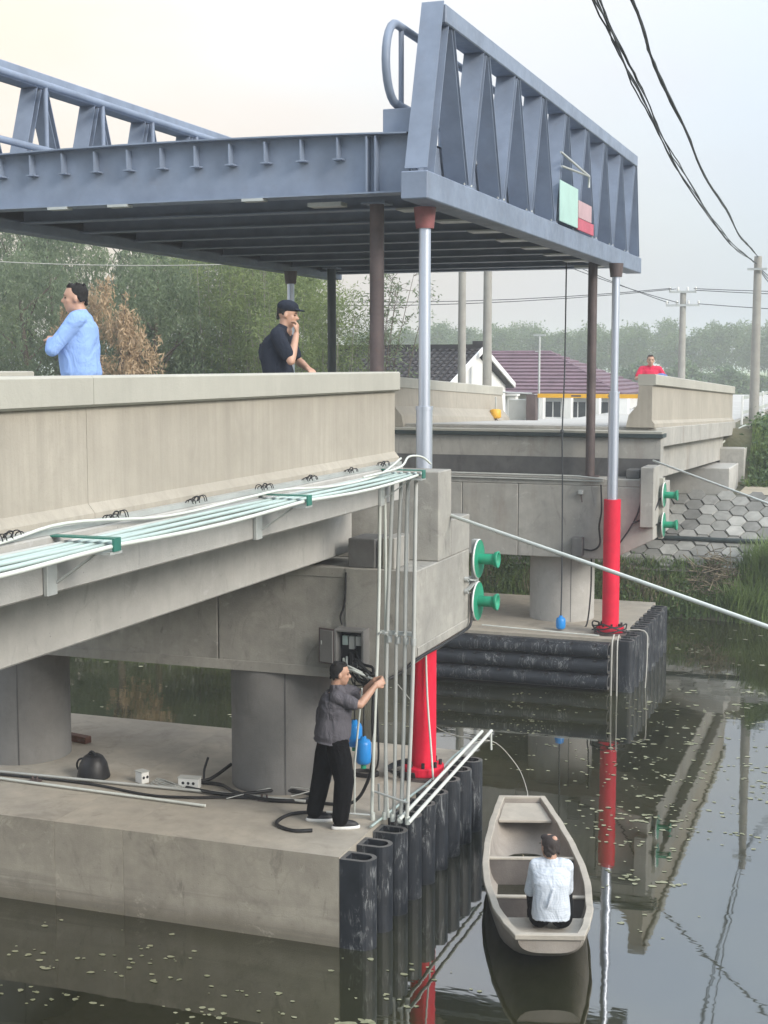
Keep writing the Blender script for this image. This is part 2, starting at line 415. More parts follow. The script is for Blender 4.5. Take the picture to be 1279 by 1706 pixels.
class MB:
    def __init__(s):
        s.v = []; s.f = []; s.mi = []; s.sm = []; s.cur = 0
    def add(s, vs, fs, smooth=False):
        b = len(s.v)
        s.v.extend([tuple(p) for p in vs])
        for f in fs:
            s.f.append([i + b for i in f]); s.mi.append(s.cur); s.sm.append(smooth)
        return s
    def box(s, x0, x1, y0, y1, z0, z1):
        v = [(x0, y0, z0), (x1, y0, z0), (x1, y1, z0), (x0, y1, z0), (x0, y0, z1), (x1, y0, z1), (x1, y1, z1), (x0, y1, z1)]
        return s.add(v, [(0, 3, 2, 1), (4, 5, 6, 7), (0, 1, 5, 4), (1, 2, 6, 5), (2, 3, 7, 6), (3, 0, 4, 7)])
    def obox(s, c, ax, ay, az):
        c, ax, ay, az = map(Vector, (c, ax, ay, az))
        v = [c + sx * ax + sy * ay + sz * az for sz in (-1, 1) for sy in (-1, 1) for sx in (-1, 1)]
        return s.add(v, [(0, 2, 3, 1), (4, 5, 7, 6), (0, 1, 5, 4), (1, 3, 7, 5), (3, 2, 6, 7), (2, 0, 4, 6)])
    def bar(s, p0, p1, w, h, upv=(0, 0, 1)):
        p0 = Vector(p0); p1 = Vector(p1); d = (p1 - p0)
        L = d.length / 2; d.normalize(); up = Vector(upv)
        side = d.cross(up).normalized(); up2 = side.cross(d).normalized()
        return s.obox((p0 + p1) / 2, d * L, side * w / 2, up2 * h / 2)
    def prism(s, poly, axis, a, b):
        """poly: 2-D points; axis 0/1/2: extrusion axis; remaining coordinates in order"""
        n = len(poly)
        def mk(p, t):
            q = list(p); q.insert(axis, t); return tuple(q)
        v = [mk(p, a) for p in poly] + [mk(p, b) for p in poly]
        f = [list(range(n)), list(range(2 * n - 1, n - 1, -1))]
        f += [(i, i + n, (i + 1) % n + n, (i + 1) % n) for i in range(n)]
        return s.add(v, f)
    def cyl(s, p0, p1, r0, r1=None, seg=20, cap=True, smooth=True):
        if r1 is None: r1 = r0
        p0 = Vector(p0); p1 = Vector(p1); d = (p1 - p0).normalized()
        a = d.orthogonal().normalized(); b = d.cross(a)
        v = []
        for p, r in ((p0, r0), (p1, r1)):
            for i in range(seg):
                t = 2 * math.pi * i / seg
                v.append(p + (a * math.cos(t) + b * math.sin(t)) * r)
        s.add(v, [(i, (i + 1) % seg, (i + 1) % seg + seg, i + seg) for i in range(seg)], smooth)
        if cap:
            s.add(v[:seg], [list(range(seg - 1, -1, -1))]); s.add(v[seg:], [list(range(seg))])
        return s
    def tube(s, pts, r, seg=8, cap=True):
        pts = [Vector(p) for p in pts]
        n = len(pts); v = []
        prev = None
        for i, p in enumerate(pts):
            d = (pts[min(i + 1, n - 1)] - pts[max(i - 1, 0)])
            if d.length < 1e-6: d = Vector((0, 0, 1))
            d.normalize()
            if prev is None: a = d.orthogonal().normalized()
            else:
                a = prev - d * prev.dot(d)
                a = a.normalized() if a.length > 1e-5 else d.orthogonal().normalized()
            prev = a; b = d.cross(a)
            rr = r[i] if isinstance(r, (list, tuple)) else r
            for j in range(seg):
                t = 2 * math.pi * j / seg
                v.append(p + (a * math.cos(t) + b * math.sin(t)) * rr)
        f = []
        for i in range(n - 1):
            for j in range(seg):
                f.append((i * seg + j, i * seg + (j + 1) % seg, (i + 1) * seg + (j + 1) % seg, (i + 1) * seg + j))
        s.add(v, f, True)
        if cap:
            s.add(v[:seg], [list(range(seg - 1, -1, -1))]); s.add(v[-seg:], [list(range(seg))])
        return s
    def lathe(s, c, prof, axis=(0, 0, 1), seg=28, smooth=True):
        c = Vector(c); d = Vector(axis).normalized(); a = d.orthogonal().normalized(); b = d.cross(a)
        v = []
        for (r, h) in prof:
            for j in range(seg):
                t = 2 * math.pi * j / seg
                v.append(c + d * h + (a * math.cos(t) + b * math.sin(t)) * max(r, 1e-4))
        f = []
        for i in range(len(prof) - 1):
            for j in range(seg):
                f.append((i * seg + j, i * seg + (j + 1) % seg, (i + 1) * seg + (j + 1) % seg, (i + 1) * seg + j))
        s.add(v, f, smooth)
        return s
    def ell(s, c, rx, ry, rz, rot=None, seg=16, rings=10):
        c = Vector(c); v = []
        for i in range(rings + 1):
            ph = math.pi * i / rings
            for j in range(seg):
                t = 2 * math.pi * j / seg
                p = Vector((rx * math.sin(ph) * math.cos(t), ry * math.sin(ph) * math.sin(t), rz * math.cos(ph)))
                if rot is not None: p = rot @ p
                v.append(c + p)
        f = []
        for i in range(rings):
            for j in range(seg):
                f.append((i * seg + j, (i + 1) * seg + j, (i + 1) * seg + (j + 1) % seg, i * seg + (j + 1) % seg))
        return s.add(v, f, True)
    def build(s, name, mat, parent=None, bevel=0.0, loc=None, seg=1):
        me = bpy.data.meshes.new(name)
        o_ = org(parent) if parent is not None else Vector((0, 0, 0))
        if loc is not None: o_ = Vector(loc)
        vv = [(a[0] - o_.x, a[1] - o_.y, a[2] - o_.z) for a in s.v]
        me.from_pydata(vv, [], s.f)
        mats = mat if isinstance(mat, (list, tuple)) else [mat]
        for m in mats: me.materials.append(m)
        me.polygons.foreach_set('material_index', [min(i, len(mats) - 1) for i in s.mi])
        me.polygons.foreach_set('use_smooth', s.sm)
        me.update()
        o = bpy.data.objects.new(name, me); COL.objects.link(o)
        if parent is not None:
            o.parent = parent
            if loc is not None: o.location = Vector(loc) - org(parent)
        elif loc is not None: o.location = loc
        ORG[o.name] = o_
        if bevel:
            b = o.modifiers.new('bevel', 'BEVEL'); b.width = bevel; b.segments = seg; b.limit_method = 'ANGLE'; b.angle_limit = R(40)
        return o

def tag(o, label, cat, group=None, kind=None):
    if label: o['label'] = label
    if cat: o['category'] = cat
    if group: o['group'] = group
    if kind: o['kind'] = kind
    return o
def thing(name, loc, label, cat, group=None, rotz=0.0):
    o = bpy.data.objects.new(name, None); COL.objects.link(o)
    o.location = loc; o.empty_display_size = 0.2
    o.rotation_euler = (0, 0, rotz)
    ORG[o.name] = Vector(loc) if rotz == 0 else Vector((0, 0, 0))   # rotated things are modelled in local space
    return tag(o, label, cat, group)
def struct(o):
    o['kind'] = 'structure'; return o
def solo(mb, name, mat, loc, label, cat, group=None, bevel=0.0):
    o = mb.build(name, mat, None, bevel, loc); return tag(o, label, cat, group)
def npmesh(name, verts, faces, mat, parent=None, smooth=False, loc=None):
    me = bpy.data.meshes.new(name)
    verts = np.asarray(verts, dtype=np.float32).reshape(-1, 3)
    faces = np.asarray(faces, dtype=np.int32)
    k_ = faces.shape[1]
    me.vertices.add(len(verts)); me.vertices.foreach_set('co', verts.ravel())
    me.loops.add(faces.size); me.loops.foreach_set('vertex_index', faces.ravel())
    me.polygons.add(len(faces)); me.polygons.foreach_set('loop_start', np.arange(0, faces.size, k_, dtype=np.int32))
    me.update(calc_edges=True); me.validate()
    me.materials.append(mat)
    if smooth: me.polygons.foreach_set('use_smooth', [True] * len(faces))
    o = bpy.data.objects.new(name, me); COL.objects.link(o)
    if parent is not None: o.parent = parent
    if loc is not None: o.location = loc
    return o
def copy_tree(o, parent=None):
    c = o.copy(); COL.objects.link(c)
    if parent is not None: c.parent = parent
    ORG[c.name] = ORG.get(o.name, Vector((0, 0, 0)))
    for ch in list(o.children): copy_tree(ch, c)
    return c
ORD = ['first', 'second', 'third', 'fourth', 'fifth', 'sixth', 'seventh', 'eighth', 'ninth', 'tenth', 'eleventh', 'twelfth', 'thirteenth', 'fourteenth', 'fifteenth', 'sixteenth', 'seventeenth', 'eighteenth', 'nineteenth', 'twentieth']
def smoothpath(pts, n=6):
    """Catmull-Rom through pts"""
    P = [Vector(p) for p in pts]; out = []
    for i in range(len(P) - 1):
        p0 = P[max(i - 1, 0)]; p1 = P[i]; p2 = P[i + 1]; p3 = P[min(i + 2, len(P) - 1)]
        for j in range(n):
            t = j / n
            out.append(0.5 * ((2 * p1) + (p2 - p0) * t + (2 * p0 - 5 * p1 + 4 * p2 - p3) * t * t + (-p0 + 3 * p1 - 3 * p2 + p3) * t ** 3))
    out.append(P[-1]); return out

# ================================================================== SETTING
def water_sheet():
    mb = MB()
    mb.add([(-900, -60, 0), (500, -60, 0), (500, 33.5, 0), (-900, 33.5, 0)], [(0, 1, 2, 3)])
    struct(mb.build('canal_water', M['water']))
water_sheet()

def ground_h(x, y):
    prof = [(-2000, 2.4), (-16, 2.4), (-12, -1.6), (30.4, -1.6), (31.2, -0.35), (31.6, 0.08), (32.3, 0.95), (34.7, 2.40), (37, 2.45), (5000, 2.40)]
    z = 2.4
    for i in range(len(prof) - 1):
        if prof[i][0] <= y <= prof[i + 1][0]:
            t = (y - prof[i][0]) / (prof[i + 1][0] - prof[i][0]); z = prof[i][1] + t * (prof[i + 1][1] - prof[i][1]); break
    if y > 37.5:                                    # embankment that carries the road
        e = min(1, max(0, (y - 37.5) / 1.0))
        d = max(0, abs(x + 6.7) - 3.2)
        hz = 3.92 - d * 0.75 - max(0, y - 75) * 0.03
        if hz > z: z = z + (hz - z) * e
    return z
def ground_sheet():
    xs = np.unique(np.concatenate([np.linspace(-2500, -120, 12), np.linspace(-120, -24, 25), np.linspace(-24, 12, 73), np.linspace(12, 100, 23), np.linspace(100, 2500, 12)]))
    ys = np.unique(np.concatenate([np.linspace(-600, -20, 6), np.linspace(-17, -11, 13), np.linspace(-11, 30.4, 5), np.linspace(30.4, 41, 50), np.linspace(41, 80, 30), np.linspace(80, 400, 20), np.linspace(400, 3200, 10)]))
    V = []
    for y in ys:
        for x in xs:
            z = ground_h(x, y)
            if 31 < y < 60 and (x < -9.6 or x > -1.5 or y < 32): z += 0.10 * math.sin(x * 1.7 + y) * math.sin(y * 2.3 + x * 0.4)
            if 31.3 < y < 60: z += random.uniform(-0.02, 0.02)
            V.append((x, y, z))
    nx = len(xs); F = []
    for j in range(len(ys) - 1):
        for i in range(nx - 1):
            a = j * nx + i; F.append((a, a + 1, a + nx + 1, a + nx))
    struct(npmesh('ground', V, F, M['soil'], smooth=True))
ground_sheet()
mb = MB(); mb.box(-9.3, -4.55, 39.2, 80, 3.90, 3.985)
struct(mb.build('road', M['asphalt']))
mb = MB()
n = 20
pv = []
for i in range(n + 1):
    x = -3.6 + i * 1.6
    pv += [(x, 35.0, 2.50), (x, 37.2 + 0.2 * math.sin(i), 2.53)]
mb.add(pv, [(2 * i, 2 * i + 2, 2 * i + 3, 2 * i + 1) for i in range(n)])
struct(mb.build('path', M['path']))

# ================================================================== NEAR PIER
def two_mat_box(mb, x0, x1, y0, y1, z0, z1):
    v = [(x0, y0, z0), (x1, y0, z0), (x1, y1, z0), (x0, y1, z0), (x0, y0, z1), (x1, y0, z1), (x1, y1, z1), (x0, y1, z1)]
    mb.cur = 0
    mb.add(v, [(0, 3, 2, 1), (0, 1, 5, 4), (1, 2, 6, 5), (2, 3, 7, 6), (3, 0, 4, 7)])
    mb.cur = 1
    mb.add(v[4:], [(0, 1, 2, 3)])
def pier(loc, footx, footy, seams, capx, cy, capseams, cols, colr, bw, seat, label, mat, sgn, capz0, haunch):
    t = thing('bridge_pier', loc, label, 'bridge pier')
    xs = [footx[0]] + seams + [footx[1]]
    for i in range(len(xs) - 1):
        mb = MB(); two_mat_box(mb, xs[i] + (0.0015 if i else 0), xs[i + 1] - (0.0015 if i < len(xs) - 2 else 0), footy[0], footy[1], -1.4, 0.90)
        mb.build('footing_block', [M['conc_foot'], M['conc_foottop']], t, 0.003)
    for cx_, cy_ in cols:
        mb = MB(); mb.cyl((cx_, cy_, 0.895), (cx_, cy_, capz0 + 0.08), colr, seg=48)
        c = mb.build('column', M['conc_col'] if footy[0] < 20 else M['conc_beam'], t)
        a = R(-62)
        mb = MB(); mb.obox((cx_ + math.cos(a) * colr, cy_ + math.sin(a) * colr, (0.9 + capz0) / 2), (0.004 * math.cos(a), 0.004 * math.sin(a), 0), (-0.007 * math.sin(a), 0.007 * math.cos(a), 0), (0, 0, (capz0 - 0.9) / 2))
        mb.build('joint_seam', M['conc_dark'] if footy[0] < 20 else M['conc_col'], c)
    y0, y1 = cy
    xs = [capx[0]] + capseams + [capx[1]]
    hx, hz = haunch
    for i in range(len(xs) - 1):
        a = xs[i] + (0.004 if i else 0); b = xs[i + 1] - 0.004 * (i < len(xs) - 2)
        mb = MB()
        if i == len(xs) - 2: poly = [(a, capz0), (hx, capz0), (b, hz), (b, 3.47), (a, 3.47)]
        elif i == 0: poly = [(a, hz), (a + 0.35, capz0), (b, capz0), (b, 3.47), (a, 3.47)]
        else: poly = [(a, capz0), (b, capz0), (b, 3.47), (a, 3.47)]
        mb.prism(poly, 1, y0, y1)
        mb.build('cap_beam', mat, t, 0.012)
    mb = MB(); mb.box(capx[0], capx[1], bw[0], bw[1], 3.472, bw[2])
    mb.build('backwall', mat, t, 0.01)
    mb = MB(); mb.box(capx[0], capx[1], seat[0], seat[1], 3.472, seat[2])
    mb.build('seat_ledge', mat, t, 0.01)
    return t
near_pier = pier((-8.1, 14.3, 0), (-16.5, -4.9), (12.28, 16.32), [-13.4, -10.6, -8.08, -7.27], (-11.6, -4.65), (13.85, 15.78), [-9.55, -6.95],
     [(-6.45, 14.42), (-9.88, 14.42)], 0.565, (14.6, 15.06, 4.45), (15.063, 15.78, 3.88),
     'massive grey concrete pier with the standing man on its flat footing', M['conc_pier'], 1, 2.27, (-5.0, 2.56))
mb = MB(); mb.prism([(-5.44, 2.274), (-5.0, 2.274), (-4.652, 2.562), (-4.652, 3.466), (-5.44, 3.466)], 1, 13.832, 13.849)
mb.build('end_block_face', M['conc_pier'], near_pier, 0.004)
mb = MB(); mb.box(-9.4, -5.445, 13.838, 13.849, 2.274, 2.385); mb.build('bottom_band', M['conc_pier'], near_pier, 0.004)
mb = MB(); mb.box(-9.4, -5.445, 13.840, 13.849, 3.36, 3.466); mb.build('top_band', M['conc_pier'], near_pier, 0.004)
mb = MB(); mb.add([(-4.646, 13.87, 2.66), (-4.646, 15.76, 2.66), (-4.640, 15.76, 2.652), (-4.640, 13.87, 2.652), (-4.646, 13.87, 2.565), (-4.646, 15.76, 2.565), (-4.640, 15.76, 2.57), (-4.640, 13.87, 2.57)], [(0, 3, 2, 1), (3, 7, 6, 2), (4, 5, 6, 7), (0, 4, 7, 3), (1, 2, 6, 5)])
mb.build('bottom_band', M['conc_pier'], near_pier)
for x0, x1, z1 in [(-5.42, -5.12, 3.78), (-5.04, -4.90, 3.80), (-6.9, -6.3, 3.55), (-8.3, -7.7, 3.55), (-9.8, -9.2, 3.55)]:
    mb = MB(); mb.box(x0, x1, 13.87, 14.35, 3.472, z1)
    mb.build('bearing_block', M['conc_dark'] if x0 < -5.2 else M['conc_pier'], near_pier, 0.008)

def parapet(x, ys, zt0, slope, side, label, ztop=5.53, group=None):
    """outer face on side*X; ys = list of joints; slope: fall per metre"""
    t = thing('concrete_parapet', (x, ys[0], zt0), label, 'parapet', group)
    for i in range(len(ys) - 1):
        a = ys[i] + 0.0025; b = ys[i + 1] - 0.0025
        prof = [(0.05, 0.0), (0.05, 0.07), (0.0, 0.13), (0.0, 0.76), (-0.24, 0.76), (-0.27, 0.40), (-0.42, 0.22), (-0.47, 0.0)]
        cop = [(0.035, 0.763), (0.06, 0.78), (0.06, 0.95), (0.045, 0.965), (-0.24, 0.965), (-0.26, 0.95), (-0.26, 0.763)]
        for nm, pr, mt in (('wall_panel', prof, 'conc_parapet'), ('coping', cop, 'conc_cap')):
            mb = MB(); n = len(pr)
            za = zt0 - slope * (a - ys[0]); zb = zt0 - slope * (b - ys[0])
            v = [(x + side * p, a, za + q) for p, q in pr] + [(x + side * p, b, zb + q) for p, q in pr]
            f = [list(range(n)), list(range(2 * n - 1, n - 1, -1))] + [(j, j + n, (j + 1) % n + n, (j + 1) % n) for j in range(n)]
            if side > 0: f = [list(reversed(q)) for q in f]
            mb.add(v, f)
            o = mb.build(nm, M[mt], t)
            bm = bmesh.new(); bm.from_mesh(o.data); bmesh.ops.recalc_face_normals(bm, faces=bm.faces); bm.to_mesh(o.data); bm.free()
    return t
parapet(-4.98, [-10, -4, 2.05, 8.06, 14.1], 4.565, 0.0, 1, 'long beige concrete parapet in the left foreground, two men standing behind it')
parapet(-9.65, [-10, -4, 2.05, 8.06, 14.1], 4.565, 0.0, -1, 'far-side concrete parapet of the left bridge, hidden behind the long near one')

def approach(y0, y1, zoff, slope, x0, x1, gy0, gy1, label, mats, xg):
    t = thing('approach_bridge', ((x0 + x1) / 2, y0, 4.2 + zoff), label, 'bridge')
    def zz(y): return zoff - slope * (y - y0)
    def sbox(xa, xb, ya, yb, za, zb, name, mat, bev=0.01):
        mb = MB(); A = zz(ya); B = zz(yb)
        v = [(xa, ya, za + A), (xb, ya, za + A), (xb, yb, za + B), (xa, yb, za + B), (xa, ya, zb + A), (xb, ya, zb + A), (xb, yb, zb + B), (xa, yb, zb + B)]
        mb.add(v, [(0, 3, 2, 1), (4, 5, 6, 7), (0, 1, 5, 4), (1, 2, 6, 5), (2, 3, 7, 6), (3, 0, 4, 7)])
        return mb.build(name, mat, t, bev)
    sbox(x0, x1, y0, y1, 4.20, 4.562, 'deck_slab', M[mats], 0.012)
    sbox(x0 + 0.6, x1 - 0.6, y0 + 0.02, y1 - 0.02, 4.565, 4.575, 'road_surface', M['asphalt'], 0)
    for xa in xg:
        sbox(xa, xa + 0.62, gy0, gy1, 3.56, 4.197, 'girder', M[mats], 0.015)
    return t
near_bridge = approach(-10, 14.0, 0, 0.0, -9.78, -4.85, -10, 14.45, 'grey concrete approach bridge on the left with pale conduits along its edge', 'conc_beam', [-6.22, -7.35, -8.48, -9.4])
far_bridge = approach(25.92, 39.2, -0.10, 0.028, -9.55, -4.12, 25.95, 38.4, 'distant concrete approach bridge on the right running down to the far bank', 'conc_far', [-4.95, -6.3, -7.6, -8.9])
# pale strip with lifting hooks between parapet and conduits
mb = MB(); mb.box(-4.925, -4.86, -10, 13.98, 4.5645, 4.60)
mb.build('edge_angle', M['galv'], near_bridge)
for i, y in enumerate([6.95, 8.15, 9.3, 10.5, 11.45, 12.45, 13.35]):
    mb = MB()
    for dy in (-0.10, -0.06, 0.0, 0.09, 0.12):
        h = random.uniform(0.022, 0.042)
        mb.tube(smoothpath([(-4.87, y + dy, 4.59), (-4.86, y + dy + 0.005, 4.59 + h), (-4.83, y + dy + 0.02, 4.60 + h * 0.8), (-4.82, y + dy + 0.03, 4.59)], 3), 0.004, 5)
    mb.tube(smoothpath([(-4.86, y, 4.60), (-4.85, y + 0.03, 4.635), (-4.84, y + 0.06, 4.628), (-4.85, y + 0.05, 4.60)], 4), 0.006, 6)
    mb.build('lifting_hook', M['black_plastic'], near_bridge)
# steel brackets under the conduits
for y in (4.2, 7.37, 10.36, 13.28):
    mb = MB(); mb.box(-4.846, -4.815, y - 0.055, y + 0.055, 4.20, 4.50)
    b = mb.build('pipe_bracket', M['galv'], near_bridge, 0.003)
    mb = MB(); mb.box(-4.815, -4.42, y + 0.02, y + 0.16, 4.462, 4.478)
    mb.bar((-4.82, y + 0.05, 4.27), (-4.55, y + 0.07, 4.46), 0.03, 0.012)
    mb.build('bracket_arm', M['galv'], b)
    mb = MB(); mb.box(-4.86, -4.41, y + 0.05, y + 0.13, 4.553, 4.562)
    mb.box(-4.425, -4.41, y + 0.05, y + 0.13, 4.48, 4.553)
    mb.build('clamp_plate', M['green_steel'], b)

# conduit pipes along the edge, some turning down at the end
def hpipe(x, z, yend, sag, mat, label, r=0.017, bendx=0.0):
    pts = []
    ys_ = np.arange(-6, yend + 0.01, 0.5)
    for y in ys_:
        k_ = math.sin(math.pi * ((y - 7.4) / 3.05))
        pts.append((x + bendx * math.sin(y * 1.1) * 0.012 + max(0, (y - 11.5)) * -0.02 * (1 if bendx > 0 else 0.2), y, z + sag * abs(k_) * -1))
    mb = MB(); mb.tube(pts, r, 10)
    return solo(mb, 'conduit_pipe', M[mat], (x, 4, z), label, 'pipe', 'pale conduits along the bridge edge')
names = ['outermost', 'second outermost', 'third', 'fourth', 'fifth', 'innermost']
for i in range(6):
    x = -4.445 - i * 0.072
    hpipe(x, 4.515, [13.75, 13.98, 13.9, 13.7, 13.6, 13.5][i], [0.03, 0.012, -0.006, 0.010, -0.004, 0.0][i], ['conduit', 'conduit_blue', 'conduit_blue', 'conduit_blue', 'conduit_blue', 'conduit_grey'][i],
          '%s of the six long pale conduits bundled below the left parapet' % names[i], 0.0145, 1.0 + 0.5 * (i % 3))
# loose conduit rising over the plates and sticking out at the end
mb = MB(); mb.tube(smoothpath([(-4.86, 4.0, 4.56), (-4.84, 6.6, 4.57), (-4.80, 7.5, 4.63), (-4.80, 8.8, 4.545), (-4.76, 10.0, 4.57), (-4.70, 10.6, 4.585), (-4.62, 11.5, 4.545), (-4.62, 12.6, 4.56), (-4.72, 13.55, 4.66)], 6), 0.011, 10)
solo(mb, 'conduit_pipe', M['conduit'], (-4.8, 8, 4.6), 'loose white conduit humping over the green clamps, free end pointing up', 'pipe')
mb = MB(); mb.tube(smoothpath([(-4.62, 12.2, 4.57), (-4.58, 13.1, 4.60), (-4.62, 13.5, 4.68), (-4.60, 13.85, 4.66), (-4.55, 14.0, 4.58)], 6), 0.011, 10)
solo(mb, 'conduit_pipe', M['conduit'], (-4.6, 13, 4.6), 'short arched white conduit at the outer end of the bundle', 'pipe')
# vertical conduits from the deck edge to the footing
spec = [(-4.90, -4.985, 13.42, 13.44, 0.92, 'conduit', 0.018, 'leftmost white vertical pipe, beside the hand of the standing man'),
        (-4.87, -4.86, 13.46, 13.55, 0.93, 'conduit', 0.015, 'thin white vertical pipe crossing behind the leftmost one'),
        (-4.80, -4.86, 13.50, 13.45, 0.94, 'conduit_grey', 0.019, 'third vertical pipe from the left in front of the pier end'),
        (-4.69, -4.76, 13.48, 13.42, 0.94, 'conduit_grey', 0.019, 'third vertical pipe from the right in front of the pier end'),
        (-4.60, -4.67, 13.46, 13.40, 0.94, 'conduit_grey', 0.020, 'second vertical pipe from the right in front of the pier end'),
        (-4.50, -4.585, 13.42, 13.38, 0.94, 'conduit_grey', 0.020, 'rightmost vertical pipe, hanging from the tip of the conduit bundle')]
for i, (xt, xb, yt, yb, zb, mt, r, lb) in enumerate(spec):
    zt = 4.52 if i > 1 else 4.22
    mb = MB()
    pts = [(xt + (xb - xt) * s + (0.012 * math.sin(s * 5 + i)), yt + (yb - yt) * s, zt + (zb - zt) * s) for s in np.linspace(0, 1, 18)]
    mb.tube(pts, r, 12)
    t = thing('vertical_conduit', (xb, yb, zb), lb, 'pipe', 'vertical pipes in front of the pier end')
    mb.build('pipe', M[mt], t)
    mb = MB(); mb.cyl((xb + 0.008 * 0, yb, zb - 0.02), (xb, yb, zb + 0.06), r * 1.35, seg=12)
    mb.build('socket', M['conduit'], t)
    if i > 1:
        mb = MB(); mb.cyl((xb + (xt - xb) * .5 + 0.011, (yt + yb) / 2, 2.78), (xb + (xt - xb) * .5 + 0.011, (yt + yb) / 2, 2.85), r * 1.45, seg=12)
        mb.build('coupling', M['galv'], t)
mb = MB(); mb.box(-4.93, -4.54, 13.46, 13.49, 2.86, 2.90)
for x in (-4.9, -4.84, -4.73, -4.64, -4.55): mb.cyl((x, 13.40, 2.88), (x, 13.50, 2.88), 0.012, seg=8)
solo(mb, 'clamp_rail', M['galv'], (-4.73, 13.47, 2.86), 'galvanised clamp rail tying the vertical pipes together at mid height', 'rail')
mb = MB(); mb.tube([(-4.95, 13.40, 1.22), (-4.56, 13.33, 1.16)], 0.013, 8)
mb.tube([(-4.98, 13.62, 0.95), (-4.98, 13.60, 1.24)], 0.013, 8); mb.tube([(-5.45, 13.3, 0.98), (-4.98, 13.45, 0.95)], 0.012, 8)
solo(mb, 'cross_rod', M['galv'], (-4.75, 13.4, 0.92), 'short horizontal rod clipped to the feet of the vertical pipes', 'rod')
# leaning thin white pipe held by the man, black hose and oblique tubes
mb = MB(); mb.tube([(-5.05, 13.30, 2.32), (-5.17, 13.40, 1.5), (-5.22, 13.52, 0.93)], 0.011, 8)
solo(mb, 'thin_white_pipe', M['conduit'], (-5.2, 13.5, 0.9), 'thin white pipe leaning from the hands of the standing man to the footing', 'pipe')
mb = MB(); mb.tube([(-4.63, 13.25, 1.00), (-4.70, 16.55, 1.10)], 0.020, 10)
solo(mb, 'edge_pipe', M['conduit'], (-4.63, 13.25, 1.0), 'inner of two pale pipes lying across the tops of the black fenders', 'pipe')
mb = MB(); mb.tube([(-4.52, 13.22, 0.99), (-4.60, 16.62, 1.10)], 0.020, 10)
mb.tube([(-4.60, 16.60, 1.10), (-4.60, 16.62, 0.86)], 0.014, 8)
solo(mb, 'edge_pipe', M['conduit'], (-4.52, 13.22, 1.0), 'outer of two pale pipes lying across the tops of the black fenders', 'pipe')
mb = MB(); mb.tube(smoothpath([(-4.90, 13.15, 0.93), (-4.85, 14.2, 0.935), (-4.83, 15.0, 0.93), (-4.78, 15.6, 1.02), (-4.70, 16.3, 1.06)], 5), 0.014, 8)
solo(mb, 'edge_pipe', M['conduit_blue'], (-4.9, 13.15, 0.93), 'thin curved pale pipe along the footing edge beside the red cylinder', 'pipe')

# ================================================================== RUBBER FENDERS
def d_profile(w, d, wall):
    out = [(0, -w / 2), (d - w / 2, -w / 2)]
    inn = [(wall, -w / 2 + wall), (d - w / 2, -w / 2 + wall)]
    for i in range(1, 12):
        a = -math.pi / 2 + math.pi * i / 12
        out.append((d - w / 2 + math.cos(a) * w / 2, math.sin(a) * w / 2))
        inn.append((d - w / 2 + math.cos(a) * (w / 2 - wall), math.sin(a) * (w / 2 - wall)))
    out += [(d - w / 2, w / 2), (0, w / 2)]
    inn += [(d - w / 2, w / 2 - wall), (wall, w / 2 - wall)]
    return out, inn
def d_fender(name, loc, length, w, d, wall, frame, label, group, nh=0):
    """frame: (out dir, width dir, length dir)"""
    t = thing(name, loc, label, 'fender', group)
    O, W, L = map(Vector, frame); c = Vector(loc)
    out, inn = d_profile(w, d, wall); n = len(out)
    mb = MB()
    def ring(pr, s): return [c + O * p + W * q + L * s for p, q in pr]
    v = ring(out, 0) + ring(out, length) + ring(inn, 0) + ring(inn, length)
    f = [(i, (i + 1) % n, n + (i + 1) % n, n + i) for i in range(n)]
    f += [(2 * n + i, 3 * n + i, 3 * n + (i + 1) % n, 2 * n + (i + 1) % n) for i in range(n)]
    mb.add(v, f, False)
    mb.cur = 1
    mb.add(v, [(n + i, n + (i + 1) % n, 3 * n + (i + 1) % n, 3 * n + i) for i in range(n)] + [(i, 2 * n + i, 2 * n + (i + 1) % n, (i + 1) % n) for i in range(n)])
    b = mb.build('rubber_body', [M['rubber'], M['rubber_dust']], t, 0.006)
    # recessed bolt pockets
    for i in range(nh):
        s = length * (i + 0.5) / nh
        for q in (1,):
            mb = MB(); p = c + O * (d - w * 0.5 + math.cos(0.9) * w * 0.5) + W * (q * math.sin(0.9) * w * 0.5) + L * (s + (0.06 if q < 0 else 0))
            dirv = (O * math.cos(0.9) + W * q * math.sin(0.9))
            mb.lathe(p + dirv * 0.004, [(0.040, 0), (0.030, 0.001), (0.027, -0.004), (0.0, -0.004)], dirv, 14)
            mb.build('bolt_pocket', M['black_plastic'], t)
    return t
N9 = ['nearest', 'second', 'third', 'fourth', 'fifth', 'sixth', 'seventh', 'eighth', 'farthest']
for i in range(9):
    y = 12.40 + i * 0.462
    d_fender('rubber_fender', (-4.897, y, -0.08), 0.965 - 0.01 * (i % 3), 0.25, 0.33, 0.045, ((1, 0, 0), (0, 1, 0), (0, 0, 1)),
             '%s upright black rubber fender on the near footing%s' % (N9[i], ', at its corner' if i == 0 else (', counted from the near corner' if i < 8 else ', beside the boat rope')), 'upright fenders of the near footing', 2)

